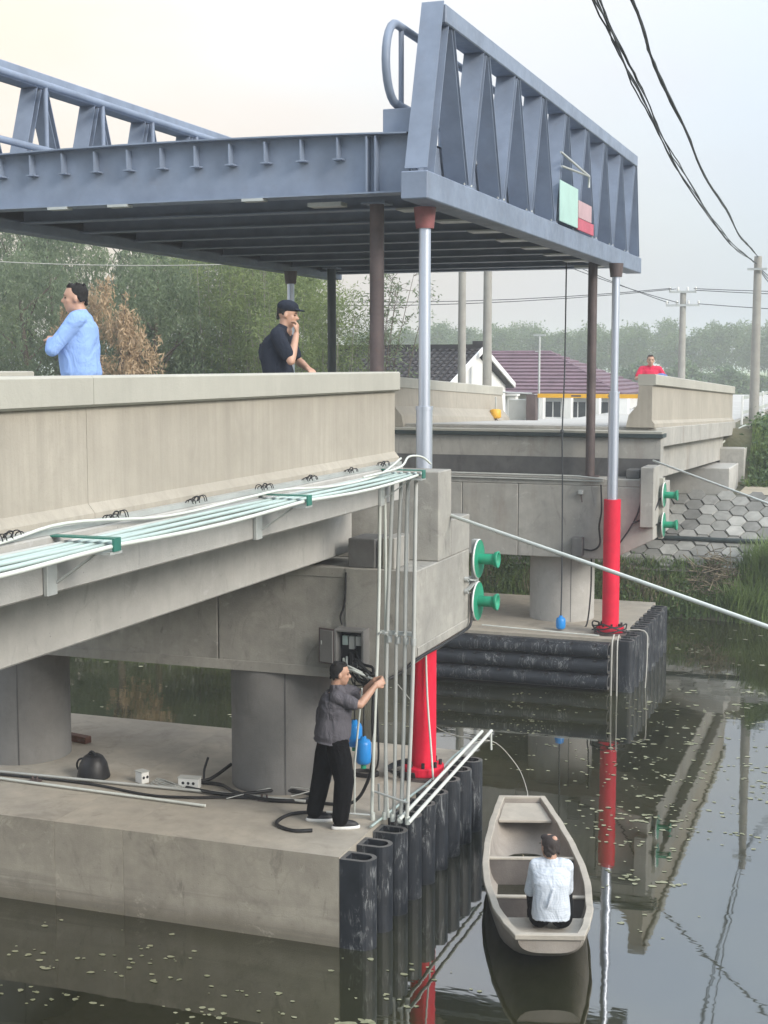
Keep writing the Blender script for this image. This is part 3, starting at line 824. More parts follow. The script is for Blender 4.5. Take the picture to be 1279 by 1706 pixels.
# ================================================================== HYDRAULIC CYLINDERS
def cylinder(x, y, label, hose=True):
    t = thing('hydraulic_cylinder', (x, y, 0.9), label, 'hydraulic cylinder', 'cylinders carrying the lifted span')
    mb = MB(); mb.cyl((x, y, 0.902), (x, y, 0.935), 0.29, seg=36)
    mb.build('base_plate', M['steel_dark'], t)
    mb = MB(); mb.lathe((x, y, 0), [(0.0, 0.937), (0.235, 0.937), (0.24, 0.95), (0.24, 1.02), (0.235, 1.035), (0.225, 1.035), (0.0, 1.035)], seg=36, smooth=False)
    fl = mb.build('base_flange', M['red'], t)
    for i in range(8):
        a = i * math.pi / 4 + 0.3
        mb = MB(); mb.cyl((x + 0.195 * math.cos(a), y + 0.195 * math.sin(a), 1.0355), (x + 0.195 * math.cos(a), y + 0.195 * math.sin(a), 1.095), 0.022, seg=6, smooth=False)
        mb.build('bolt', M['black_plastic'], fl)
    mb = MB(); mb.cyl((x, y, 1.036), (x, y, 3.27), 0.147, seg=36)
    mb.build('red_barrel', M['red'], t)
    mb = MB(); mb.cyl((x, y, 3.271), (x, y, 5.10), 0.092, seg=32)
    mb.cyl((x, y, 5.10), (x, y, 5.14), 0.099, seg=32)
    mb.build('lower_stage', M['chrome'], t)
    mb = MB(); mb.cyl((x, y, 5.141), (x, y, 7.16), 0.066, seg=32)
    mb.build('upper_stage', M['chrome'], t)
    mb = MB(); mb.cyl((x, y, 7.10), (x, y, 7.33), 0.10, 0.125, seg=24)
    mb.build('head_clevis', M['redbrown'] if y < 20 else M['steel_dark'], t)
    return t
cylinder(-5.0, 15.15, 'red and chrome telescopic cylinder rising from the near footing beside the pier end')
cylinder(-4.64, 24.53, 'red and chrome telescopic cylinder on the far footing, blue float to its left')
cylinder(-10.72, 24.53, 'telescopic cylinder of the far left corner, seen above the man in black')
def guide(x, y, z0, label, mat='steel_dark'):
    t = thing('guide_post', (x, y, z0), label, 'post', 'steel posts guiding the lifted span')
    mb = MB(); mb.cyl((x, y, z0), (x, y, 7.40), 0.082, seg=24); mb.build('tube', M[mat], t)
    mb = MB(); mb.box(x - 0.14, x + 0.14, y - 0.14, y + 0.14, 7.40, 7.425); mb.build('head_plate', M['steel_blue'], t)
    mb = MB(); mb.box(x - 0.15, x + 0.15, y - 0.15, y + 0.15, z0 - 0.0, z0 + 0.02); mb.build('foot_plate', M[mat], t)
guide(-5.62, 15.3, 3.885, 'rust brown steel post under the near end of the span, left of the chrome cylinder')
guide(-5.17, 25.15, 3.605, 'dark brown steel post beside the far red cylinder')
guide(-10.15, 25.15, 3.605, 'slim dark green steel post right of the man in black', 'steel_dgreen')

# ================================================================== FAR PIER
far_pier = pier((-7.5, 25.6, 0), (-11.5, -4.42), (24.0, 28.1), [-9.0], (-11.3, -3.96), (24.80, 25.45), [-9.2, -7.45, -6.40],
     [(-5.82, 25.9), (-9.25, 25.9)], 0.60, (25.46, 25.75, 4.30), (24.80, 25.455, 3.60),
     'far concrete pier across the channel, dark band on its stained top wall and one visible column', M['conc_far'], -1, 2.17, (-4.70, 2.55))
mb = MB(); mb.prism([(-11.3, 2.55), (-10.9, 2.17), (-4.70, 2.17), (-3.96, 2.55), (-3.96, 3.47), (-11.3, 3.47)], 1, 25.453, 26.6)
mb.build('cap_beam', M['conc_far'], far_pier, 0.01)
mb = MB(); mb.box(-11.28, -3.98, 25.435, 25.455, 3.605, 3.93); mb.build('dark_wall_band', M['conc_dark'], far_pier)  # darker concrete strip along the lower part of the top wall
mb = MB(); mb.box(-11.3, -3.92, 25.38, 25.80, 4.305, 4.375); mb.build('steel_edge_angle', M['steel_dgreen'], far_pier, 0.004)
mb = MB(); mb.box(-11.3, -3.94, 25.40, 25.9, 4.378, 4.415); mb.build('road_edge', M['conc_cap'], far_pier)
mb = MB(); mb.box(-4.18, -3.95, 24.66, 25.43, 2.78, 3.83); mb.build('end_upstand', M['conc_far'], far_pier, 0.01)
mb = MB(); mb.box(-5.38, -5.18, 24.62, 24.795, 2.22, 2.56); mb.build('bearing_block', M['conc_dark'], far_pier, 0.01)
mb = MB(); mb.box(-4.50, -4.26, 25.0, 25.40, 3.605, 3.76); mb.build('bearing_block', M['conc_dark'], far_pier, 0.01)
mb = MB(); mb.tube([(-8.8, 24.77, 3.65), (-5.3, 24.75, 3.64), (-4.85, 24.75, 3.60)], 0.018, 8)
solo(mb, 'conduit_pipe', M['conduit_grey'], (-8.6, 24.77, 3.65), 'upper of two thin pipes along the top edge of the far pier', 'pipe')
mb = MB(); mb.tube([(-8.8, 24.77, 3.58), (-4.85, 24.77, 3.56)], 0.014, 8)
solo(mb, 'conduit_pipe', M['conduit_grey'], (-8.6, 24.77, 3.58), 'lower of two thin pipes along the top edge of the far pier', 'pipe')
parapet(-4.20, [25.85, 32.3, 39.1], 4.47, 0.031, 1, 'beige concrete parapet of the right-hand bridge with its end profile showing')
parapet(-9.42, [25.85, 30, 33.9], 4.42, 0.04, -1, 'plain beige parapet beyond the gap, in front of the tiled house')
# far abutment
ab = thing('bridge_abutment', (-6, 39, 2.4), 'grey concrete abutment blocks where the right-hand bridge meets the bank', 'abutment')
mb = MB(); mb.box(-9.9, -3.78, 37.9, 39.3, 2.2, 3.18); mb.build('seat_beam', M['conc_far'], ab, 0.02)
mb = MB(); mb.box(-4.35, -3.70, 37.60, 38.6, 2.2, 3.46); mb.build('cheek_block', M['conc_far'], ab, 0.02)
mb = MB(); mb.prism([(38.4, 2.3), (42.5, 2.3), (42.5, 3.35), (38.4, 3.35)], 0, -3.95, -3.62); mb.build('wing_wall', M['conc_far'], ab, 0.02)
mb = MB(); mb.box(-3.95, -3.72, 39.3, 44, 3.353, 3.90); mb.build('kerb_wall', M['conc_far'], ab, 0.02)
mb = MB(); mb.box(-9.5, -3.85, 35.6, 37.59, 2.1, 3.08); mb.build('slope_wall', M['conc_beam'], ab, 0.02)

# fenders of the far footing
for i in range(3):
    z = 0.72 - i * 0.275
    d_fender('rubber_fender', (-7.95, 23.997, z), 3.42, 0.255, 0.27, 0.04, ((0, -1, 0), (0, 0, 1), (1, 0, 0)),
             '%s of the three long horizontal black fenders on the far footing' % ['topmost', 'middle', 'lowest'][i], 'horizontal fenders of the far footing', 8)
for i in range(9):
    y = 24.05 + i * 0.45
    d_fender('rubber_fender', (-4.417, y, -0.08), 0.975, 0.25, 0.30, 0.04, ((1, 0, 0), (0, 1, 0), (0, 0, 1)),
             '%s upright black fender on the right side of the far footing' % N9[i], 'upright fenders of the far footing', 0)

# ================================================================== LIFTED SPAN
span = thing('lifted_bridge_span', (-7.9, 14.4, 7.33), 'blue-grey steel bridge deck raised high on cylinders, truss railings along both sides', 'bridge span')
SB = M['steel_blue']
XR, XL, Y0, Y1 = -5.0, -10.82, 14.62, 27.2
for s, nm in ((1, 'right'), (-1, 'left')):
    xa = -5.0 if s > 0 else -11.12
    mb = MB(); mb.box(xa, xa + 0.30, 14.33, 27.38, 7.33, 7.62); mb.build('bottom_chord', SB, span, 0.012)
    cx_ = xa + 0.15
    mb = MB(); mb.box(xa + 0.01, xa + 0.29, 14.98, 26.85, 9.25, 9.45); tch = mb.build('top_chord', SB, span, 0.012)
    def member(p, q, w, name, cx_=cx_, tch=tch):
        # H-section: two flanges (facing along the bridge) and a web
        mb = MB(); P0 = Vector((cx_, p[0], p[1])); P1 = Vector((cx_, q[0], q[1]))
        d = (P1 - P0).normalized(); nrm = Vector((1, 0, 0)).cross(d)
        L = (P1 - P0).length / 2; c = (P0 + P1) / 2
        mb.obox(c + nrm * (w / 2 - 0.006), d * L, Vector((0.125, 0, 0)), nrm * 0.006)
        mb.obox(c - nrm * (w / 2 - 0.006), d * L, Vector((0.125, 0, 0)), nrm * 0.006)
        mb.obox(c, d * L, Vector((0.005, 0, 0)), nrm * (w / 2 - 0.012))
        mb.build(name, SB, tch)
    member((14.50, 7.62), (15.06, 9.44), 0.24, 'end_post')
    member((27.20, 7.62), (26.80, 9.25), 0.20, 'end_post')
    npan = 8; step = (26.70 - 15.20) / npan
    for i in range(npan):
        a = 15.24 + i * step; b = a + step; m = (a + b) / 2
        member((a + 0.04, 9.25), (m - 0.07, 7.62), 0.11, 'diagonal')
        member((m + 0.07, 7.62), (b - 0.10, 9.25), 0.11, 'diagonal')
        mb = MB(); mb.box(cx_ - 0.13, cx_ + 0.13, m - 0.16, m + 0.16, 7.621, 7.64); mb.build('node_plate', M['steel_blue'], tch)
        for by in (-0.13, 0.13):
            mb = MB(); mb.cyl((cx_ + 0.10, m + by, 7.641), (cx_ + 0.10, m + by, 7.67), 0.018, seg=6, smooth=False); mb.build('bolt', M['galv'], tch)
    # side stringer of the deck
    xs_ = -5.03 if s > 0 else -10.84
    mb = MB(); mb.box(xs_, xs_ + 0.02, Y0, Y1, 7.46, 8.04); mb.box(xs_ - 0.08, xs_ + 0.025, Y0, Y1, 7.44, 7.46)
    mb.build('side_beam', SB, span)
    # tubular handrail with rounded ends
    xr = -5.22 if s > 0 else -10.64
    ym, zt, zb = 14.72, 9.24, 8.40
    loop = []
    r_ = (zt - zb) / 2
    for i in range(13):
        a = math.pi / 2 + math.pi * i / 12
        loop.append((xr, ym + 0.1 + math.cos(a) * r_ * 0.8, (zt + zb) / 2 + math.sin(a) * r_))
    loop2 = []
    for i in range(13):
        a = -math.pi / 2 + math.pi * i / 12
        loop2.append((xr, 26.6 + math.cos(a) * r_ * 0.8, (zt + zb) / 2 + math.sin(a) * r_))
    mb = MB(); mb.tube([(xr, 26.6, zt)] + [(xr, 15.4, zt)] + loop + [(xr, 15.4, zb)] + [(xr, 26.6, zb)] + loop2, 0.046, 12)
    hr = mb.build('handrail', SB, span)
    for y in np.arange(14.98, 26.7, 1.42):
        mb = MB(); mb.tube([(xr, y, zb if y < 15.2 else 8.07), (xr, y, zt - 0.02)], 0.030, 10); mb.build('handrail_post', SB, hr)
for i, y in enumerate([14.66] + list(np.arange(16.1, 26.5, 1.46)) + [27.1]):
    end = i == 0 or y == 27.1
    mb = MB(); za = 7.43
    top = 8.05
    def crown(x): return 0.05 * (1 - ((x + 7.9) / 3.0) ** 2) if end else 0.0
    xs_ = np.linspace(-10.95, -5.0, 13)
    v = []
    for x in xs_:
        for yy in (y - 0.008, y + 0.008):
            v += [(x, yy, za + 0.015), (x, yy, top - 0.012 + crown(x))]
    f = []
    for j in range(12):
        a = j * 4
        f += [(a, a + 4, a + 5, a + 1), (a + 2, a + 3, a + 7, a + 6)]
    mb.add(v, f)
    mb.box(-10.95, -5.0, y - (0.14 if end else 0.1), y + (0.14 if end else 0.1), za, za + 0.016)
    if end:
        v = []
        for x in xs_:
            v += [(x, y - 0.14, top - 0.012 + crown(x)), (x, y + 0.14, top - 0.012 + crown(x)), (x, y + 0.14, top + 0.004 + crown(x)), (x, y - 0.14, top + 0.004 + crown(x))]
        f = [(0, 1, 2, 3)]
        for j in range(12):
            a = j * 4
            for q in range(4): f.append((a + q, a + (q + 1) % 4, a + 4 + (q + 1) % 4, a + 4 + q))
        mb.add(v, f)
    o = mb.build('end_beam' if end else 'cross_beam', SB, span)
    if i == 0:
        for x in list(-5.80 - 0.4305 * np.arange(12)):
            mb = MB(); mb.box(x - 0.006, x + 0.006, y - 0.125, y - 0.009, 7.82, 8.04)
            mb.box(x - 0.055, x + 0.055, y - 0.125, y - 0.009, 7.805, 7.82)
            mb.build('deck_rib_stub', SB, o)
        for x in (-5.46, -5.36):
            mb = MB(); mb.box(x - 0.007, x + 0.007, y - 0.13, y - 0.009, 7.45, 8.035); mb.build('web_stiffener', SB, o)
        for x in (-8.1 - 0.4, -6.9 + 0.1, -9.3):
            mb = MB(); mb.box(x - 0.13, x + 0.13, y - 0.15, y - 0.02, 7.40, 7.429); mb.build('shim_plate', M['galv'], o)
for i, x in enumerate(np.arange(-5.38, -10.7, -0.4305)):
    mb = MB(); mb.box(x - 0.005, x + 0.005, Y0 + 0.3, Y1 - 0.2, 7.80, 8.045); mb.box(x - 0.055, x + 0.055, Y0 + 0.3, Y1 - 0.2, 7.786, 7.80)
    mb.build('deck_rib', SB, span)
mb = MB()
xs_ = np.linspace(-10.84, -5.02, 9)
v = []
for x in xs_:
    c = 8.052 + 0.05 * (1 - ((x + 7.9) / 3.0) ** 2)
    v += [(x, 14.85, c), (x, 26.9, c), (x, 26.9, c + 0.014), (x, 14.85, c + 0.014)]
f = [(0, 1, 2, 3)] + [(j * 4 + q, j * 4 + (q + 1) % 4, j * 4 + 4 + (q + 1) % 4, j * 4 + 4 + q) for j in range(8) for q in range(4)]
mb.add(v, f); mb.build('deck_plate', SB, span)
mb = MB(); mb.box(-5.34, -5.02, 14.72, 15.02, 8.075, 8.34); mb.build('corner_box', SB, span, 0.008)
for y in np.arange(16.1, 26.5, 1.46):       # end gussets under the side chord
    mb = MB(); mb.box(-5.62, -5.01, y - 0.16, y + 0.16, 7.405, 7.428); mb.build('gusset_plate', M['galv'], span)
for x, y in ((-6.1, 15.0), (-5.45, 25.9)):
    mb = MB(); mb.box(x - 0.2, x + 0.2, y - 0.1, y + 0.1, 7.36, 7.403); mb.build('shim_plate', M['galv'], span)

# notice board with a coloured sheet wired to the outer side of the railing
nb = thing('notice_board', (-4.66, 21.2, 7.62), 'pale mint board with blurred pink and red patches, fixed outside the steel truss', 'sign')
mb = MB(); mb.box(-4.69, -4.672, 20.35, 21.55, 7.66, 8.24); mb.build('board', M['mint'], nb, 0.004)
mb = MB(); mb.box(-4.70, -4.66, 21.556, 22.5, 7.82, 8.08); mb.build('pale_panel', M['pinkpale'], nb, 0.004)
mb = MB(); mb.box(-4.695, -4.664, 21.556, 22.7, 7.64, 7.816); mb.build('red_panel', M['pinkred'], nb, 0.004)
mb = MB(); mb.tube([(-4.66, 20.3, 8.62), (-4.5, 21.5, 8.42), (-4.5, 21.5, 8.25)], 0.018, 8); mb.tube([(-4.69, 20.5, 8.45), (-4.5, 21.5, 8.42)], 0.018, 8)
mb.build('support_rod', M['galv'], nb)

# ================================================================== GREEN DISC ROLLERS
def disc(x, y, z, s, label):
    t = thing('green_flanged_roller', (x, y, z), label, 'roller', 'green flanged rollers on the pier ends')
    mb = MB(); mb.lathe((x, y, z), [(0.0, 0.0), (0.228 * s, 0.0), (0.23 * s, 0.008), (0.228 * s, 0.016), (0.0, 0.018)], (1, 0, 0), 40, False)
    mb.build('disc', M['disc_green'], t)
    mb = MB(); mb.lathe((x, y, z), [(0.225 * s, -0.004), (0.234 * s, 0.004), (0.234 * s, 0.010), (0.226 * s, 0.019)], (1, 0, 0), 40)
    mb.build('disc_rim', M['white'], t)
    mb = MB(); mb.lathe((x, y, z), [(0.062 * s, 0.017), (0.064 * s, 0.10), (0.066 * s, 0.20)], (1, 0, 0), 24)
    mb.build('hub_tube', M['disc_green'], t)
    mb = MB(); mb.lathe((x, y, z), [(0.066 * s, 0.195), (0.088 * s, 0.205), (0.10 * s, 0.24), (0.10 * s, 0.25), (0.08 * s, 0.25), (0.07 * s, 0.21), (0.0, 0.205)], (1, 0, 0), 24)
    mb.build('end_flange', M['disc_green'], t)
disc(-4.60, 15.97, 3.33, 1.0, 'upper green disc roller on the end of the near pier')
disc(-4.60, 15.95, 2.83, 1.0, 'lower green disc roller on the end of the near pier')
disc(-3.88, 25.35, 3.30, 0.95, 'upper green disc roller on the end of the far pier')
disc(-3.88, 25.35, 2.77, 0.95, 'lower green disc roller on the end of the far pier')
mb = MB(); mb.box(-4.66, -4.603, 15.90, 16.02, 2.6, 3.56); mb.box(-4.80, -4.66, 15.79, 15.98, 3.02, 3.12)
for z in (3.0, 3.14): mb.cyl((-4.645, 15.58, z), (-4.60, 15.58, z), 0.03, seg=10); mb.bar((-4.62, 15.58, z), (-4.62, 15.95, 3.07), 0.04, 0.02)
solo(mb, 'roller_bracket', M['galv'], (-4.66, 15.9, 3.05), 'grey bolted bracket holding the two green rollers on the near pier', 'bracket')
mb = MB(); mb.box(-3.955, -3.885, 25.30, 25.52, 2.52, 3.60)
solo(mb, 'roller_bracket', M['conc_cap'], (-4.0, 25.1, 3.05), 'pale upright plate behind the two green rollers on the far pier', 'bracket')

# ================================================================== BOAT
BOAT_O = Vector((-2.82, 12.22, 0.0)); BOAT_D = Vector((-4.09, 16.18, 0)) - BOAT_O
BL = BOAT_D.length; brot = math.atan2(BOAT_D.y, BOAT_D.x) - math.pi / 2
boat = thing('rowing_boat', BOAT_O, 'small beige cement boat afloat beside the black fenders, a man sitting in its stern', 'boat', rotz=brot)
def bw(t):      # half width at gunwale
    pts = [(0, 0.29), (0.08, 0.375), (0.2, 0.46), (0.38, 0.515), (0.5, 0.515), (0.65, 0.475), (0.8, 0.40), (0.92, 0.315), (1.0, 0.25)]
    for (a, va), (b, vb) in zip(pts, pts[1:]):
        if a <= t <= b:
            u = (t - a) / (b - a); u = u * u * (3 - 2 * u) * 0.5 + u * 0.5
            return va + (vb - va) * u
def btop(t): return 0.33 + 0.10 * (2 * t - 1) ** 2
def bbot(t): return -0.13 + 0.40 * max(0, (abs(2 * t - 1) - 0.45) / 0.55) ** 1.6
def bsec(t, inset=0.0):
    w = bw(t) - inset; zt = btop(t); zb = bbot(t) + inset * 1.1
    pts = []
    for i in range(17):
        a = math.pi * i / 16
        cx_ = -math.cos(a); sz = math.sin(a)
        e = 0.62
        px = w * (1 if cx_ > 0 else -1) * abs(cx_) ** e
        pz = zt - (zt - zb) * abs(sz) ** 0.75
        pts.append((px, pz))
    return pts
ts = [0, .03, .08, .14, .2, .28, .36, .44, .52, .6, .68, .76, .84, .9, .95, .98, 1.0]
mb = MB(); V = []
for t in ts:
    for p, z in bsec(t): V.append((p, t * BL, z))
for t in ts:
    tt = 0.012 + t * 0.976
    for p, z in bsec(t, 0.035): V.append((p, tt * BL, z))
n = 17; nt_ = len(ts); F = []
for i in range(nt_ - 1):
    for j in range(n - 1):
        a = i * n + j; F.append((a, a + 1, a + n + 1, a + n))
        b = nt_ * n + a; F.append((b, b + n, b + n + 1, b + 1))
mb.add(V, F, True)
for base, rev in ((0, False), ((nt_ - 1) * n, True)):
    mb.add(V[base:base + n], [list(range(n)) if rev else list(range(n - 1, -1, -1))])
for base in (nt_ * n, nt_ * n + (nt_ - 1) * n):
    mb.add(V[base:base + n], [list(range(n))])
mb.build('hull', M['boat'], boat)
# gunwale rim
path = []
N_ = 26
for i in range(N_ + 1):
    t = i / N_; path.append((-bw(t) , t * BL, btop(t)))
for i in range(N_, -1, -1):
    t = i / N_; path.append((bw(t), t * BL, btop(t)))
mb = MB(); rim = []
m_ = len(path)
for i in range(m_):
    p = Vector(path[i]); a = Vector(path[(i - 1) % m_]); b = Vector(path[(i + 1) % m_])
    d = (b - a); d.z = 0; d.normalize(); o_ = Vector((-d.y, d.x, 0))
    if i in (0, m_ - 1, N_, N_ + 1): o_ = (Vector((p.x, 0, 0)).normalized() * 1 + Vector((0, -1 if p.y < 1 else 1, 0))).normalized() * 1.25
    rim.append([p + o_ * 0.028 + Vector((0, 0, -0.028)), p + o_ * 0.030 + Vector((0, 0, 0.022)), p - o_ * 0.042 + Vector((0, 0, 0.022)), p - o_ * 0.040 + Vector((0, 0, -0.028))])
vv = [q for r_ in rim for q in r_]
ff = []
for i in range(m_):
    j = (i + 1) % m_
    for q in range(4): ff.append((i * 4 + q, i * 4 + (q + 1) % 4, j * 4 + (q + 1) % 4, j * 4 + q))
mb.add(vv, ff)
mb.build('gunwale', M['boat_rim'], boat, 0.006)
def bulkhead(t, drop, name='bulkhead', mat='boat_dark', th=0.03, ztop=None):
    pr = [(p * 0.985, z) for p, z in bsec(t, 0.03)]
    zt = btop(t) - drop
    pr = [(p, min(z, zt)) for p, z in pr]
    mb = MB(); mb.prism(pr, 1, t * BL, t * BL + th)
    mb.build(name, M[mat], boat)
    mb = MB(); w = bw(t) * 0.985 - 0.02
    mb.box(-w, w, t * BL - 0.012, t * BL + th + 0.012, zt - 0.005, zt + 0.02); mb.build('bulkhead_cap', M['boat_rim'], boat, 0.005)
bulkhead(0.585, 0.05); bulkhead(0.315, 0.06)
def bdeck(t0, t1, drop, name):
    mb = MB(); v = []
    for t in np.linspace(t0, t1, 5):
        w = bw(t) - 0.05; z = btop(t) - drop
        v += [(-w, t * BL, z), (w, t * BL, z), (w, t * BL, z - 0.035), (-w, t * BL, z - 0.035)]
    f = [(3, 2, 1, 0), (16, 17, 18, 19)] + [(j * 4 + q, j * 4 + (q + 1) % 4, j * 4 + 4 + (q + 1) % 4, j * 4 + 4 + q) for j in range(4) for q in range(4)]
    mb.add(v, f); mb.build(name, M['boat_rim'], boat, 0.006)
bdeck(0.86, 0.985, 0.035, 'bow_deck'); bdeck(0.015, 0.17, 0.05, 'stern_deck')
mb = MB(); t = 0.17; pr = [(p * 0.97, min(z, btop(t) - 0.09)) for p, z in bsec(t, 0.03)]
mb.prism(pr, 1, t * BL - 0.03, t * BL); mb.build('bulkhead', M['boat_dark'], boat)
rb = lambda x, y, z: BOAT_O + Matrix.Rotation(brot, 3, 'Z') @ Vector((x, y, z))
mb = MB()
for i, (x, y) in enumerate([(-0.36, 1.85), (-0.05, 3.0)]):
    z = 0.02; a = random.random() * 6
    c = rb(x, y, 0); z = 0.0 if i == 0 else 0.09
    mb.add([(c.x + .07 * math.cos(a), c.y + .07 * math.sin(a), z + .02), (c.x - .02, c.y + .03, z + .035), (c.x - .07 * math.cos(a), c.y - .07 * math.sin(a), z + .02), (c.x + .02, c.y - .03, z + .03)], [(0, 1, 2, 3)])
solo(mb, 'dry_leaf', M['straw'], rb(-.36, 1.85, 0), 'two dry yellow leaves lying on the bottom of the boat', 'leaf')
bt = rb(0.0, BL + 0.0, 0.42)
mb = MB(); mb.tube(smoothpath([(bt.x + 0.05, bt.y, bt.z), (bt.x + 0.0, bt.y + 0.25, 0.44), (-4.33, 16.85, 0.62), (-4.62, 16.70, 0.95), (-4.9, 16.3, 0.93)], 6), 0.005, 6)
mb.tube(smoothpath([(-4.7, 16.6, 0.98), (-5.15, 16.75, 0.97), (-5.6, 17.2, 1.0), (-6.1, 17.4, 1.4)], 5), 0.006, 5)
solo(mb, 'mooring_rope', M['rope'], (bt.x, bt.y, bt.z), 'thin mooring rope from the boat bow to the footing corner', 'rope')

# ================================================================== PEOPLE
def remeshed(mb, name, mat, parent, voxel, smooth_it=3, smooth_f=0.6):
    me = bpy.data.meshes.new('tmp'); me.from_pydata([tuple(v) for v in mb.v], [], mb.f)
    o = bpy.data.objects.new('tmp', me); COL.objects.link(o)
    m = o.modifiers.new('r', 'REMESH'); m.mode = 'VOXEL'; m.voxel_size = voxel; m.use_smooth_shade = True
    s = o.modifiers.new('s', 'SMOOTH'); s.iterations = smooth_it; s.factor = smooth_f
    dg = bpy.context.evaluated_depsgraph_get()
    me2 = bpy.data.meshes.new_from_object(o.evaluated_get(dg))
    bpy.data.objects.remove(o); bpy.data.meshes.remove(me)
    me2.name = name; me2.materials.clear(); me2.materials.append(mat)
    ob = bpy.data.objects.new(name, me2); COL.objects.link(ob)
    if parent is not None: ob.parent = parent
    return ob
def rc(mb, pts, rad, seg=14):
    """chain of rounded cones"""
    for i in range(len(pts)):
        mb.ell(pts[i], rad[i], rad[i], rad[i], seg=12, rings=8)
    for i in range(len(pts) - 1):
        if (Vector(pts[i + 1]) - Vector(pts[i])).length > 1e-4: mb.cyl(pts[i], pts[i + 1], rad[i], rad[i + 1], seg=seg)
def loft(mb, rings, seg=24):
    """rings: (centre, half side vector, half depth vector)"""
    v = []
    for c, a, b in rings:
        c = Vector(c); a = Vector(a); b = Vector(b)
        for j in range(seg):
            t = 2 * math.pi * j / seg; ct, st = math.cos(t), math.sin(t)
            ct = math.copysign(abs(ct) ** 0.85, ct); st = math.copysign(abs(st) ** 0.85, st)
            v.append(c + a * ct + b * st)
    f = [(i * seg + j, i * seg + (j + 1) % seg, (i + 1) * seg + (j + 1) % seg, (i + 1) * seg + j) for i in range(len(rings) - 1) for j in range(seg)]
    f.append(list(range(seg - 1, -1, -1))); f.append([(len(rings) - 1) * seg + j for j in range(seg)])
    mb.add(v, f, True)
def hand(mb, wrist, d, palm_n, side, curl=0.5):
    """wrist point, finger direction d, palm normal (towards palm inside), thumb side vector"""
    w = Vector(wrist); d = Vector(d).normalized(); pn = Vector(palm_n).normalized(); sd = Vector(side).normalized()
    for o_ in (-0.024, -0.008, 0.009, 0.025):
        rc(mb, [w + d * 0.005 + sd * o_ * 0.7, w + d * 0.085 + sd * o_], [0.017, 0.014], 10)
    for q, (o_, L) in enumerate(((0.027, 0.072), (0.009, 0.080), (-0.010, 0.074), (-0.028, 0.058))):
        p = w + d * 0.088 + sd * o_; pts = [p]; ang = 0.15
        for s_ in (0.42, 0.32, 0.26):
            ang += curl * 0.9
            p = p + (d * math.cos(ang) + pn * math.sin(ang)) * L * s_; pts.append(p)
        rc(mb, pts, [0.0105, 0.0095, 0.009, 0.0078], 10)
    p = w + d * 0.022 + sd * 0.028; 
    rc(mb, [p, p + (d * 0.7 + sd * 0.6 + pn * 0.3).normalized() * 0.042, p + (d * 0.7 + sd * 0.6 + pn * 0.3).normalized() * 0.042 + (d * 0.9 + pn * 0.5).normalized() * 0.03], [0.014, 0.0115, 0.009], 10)

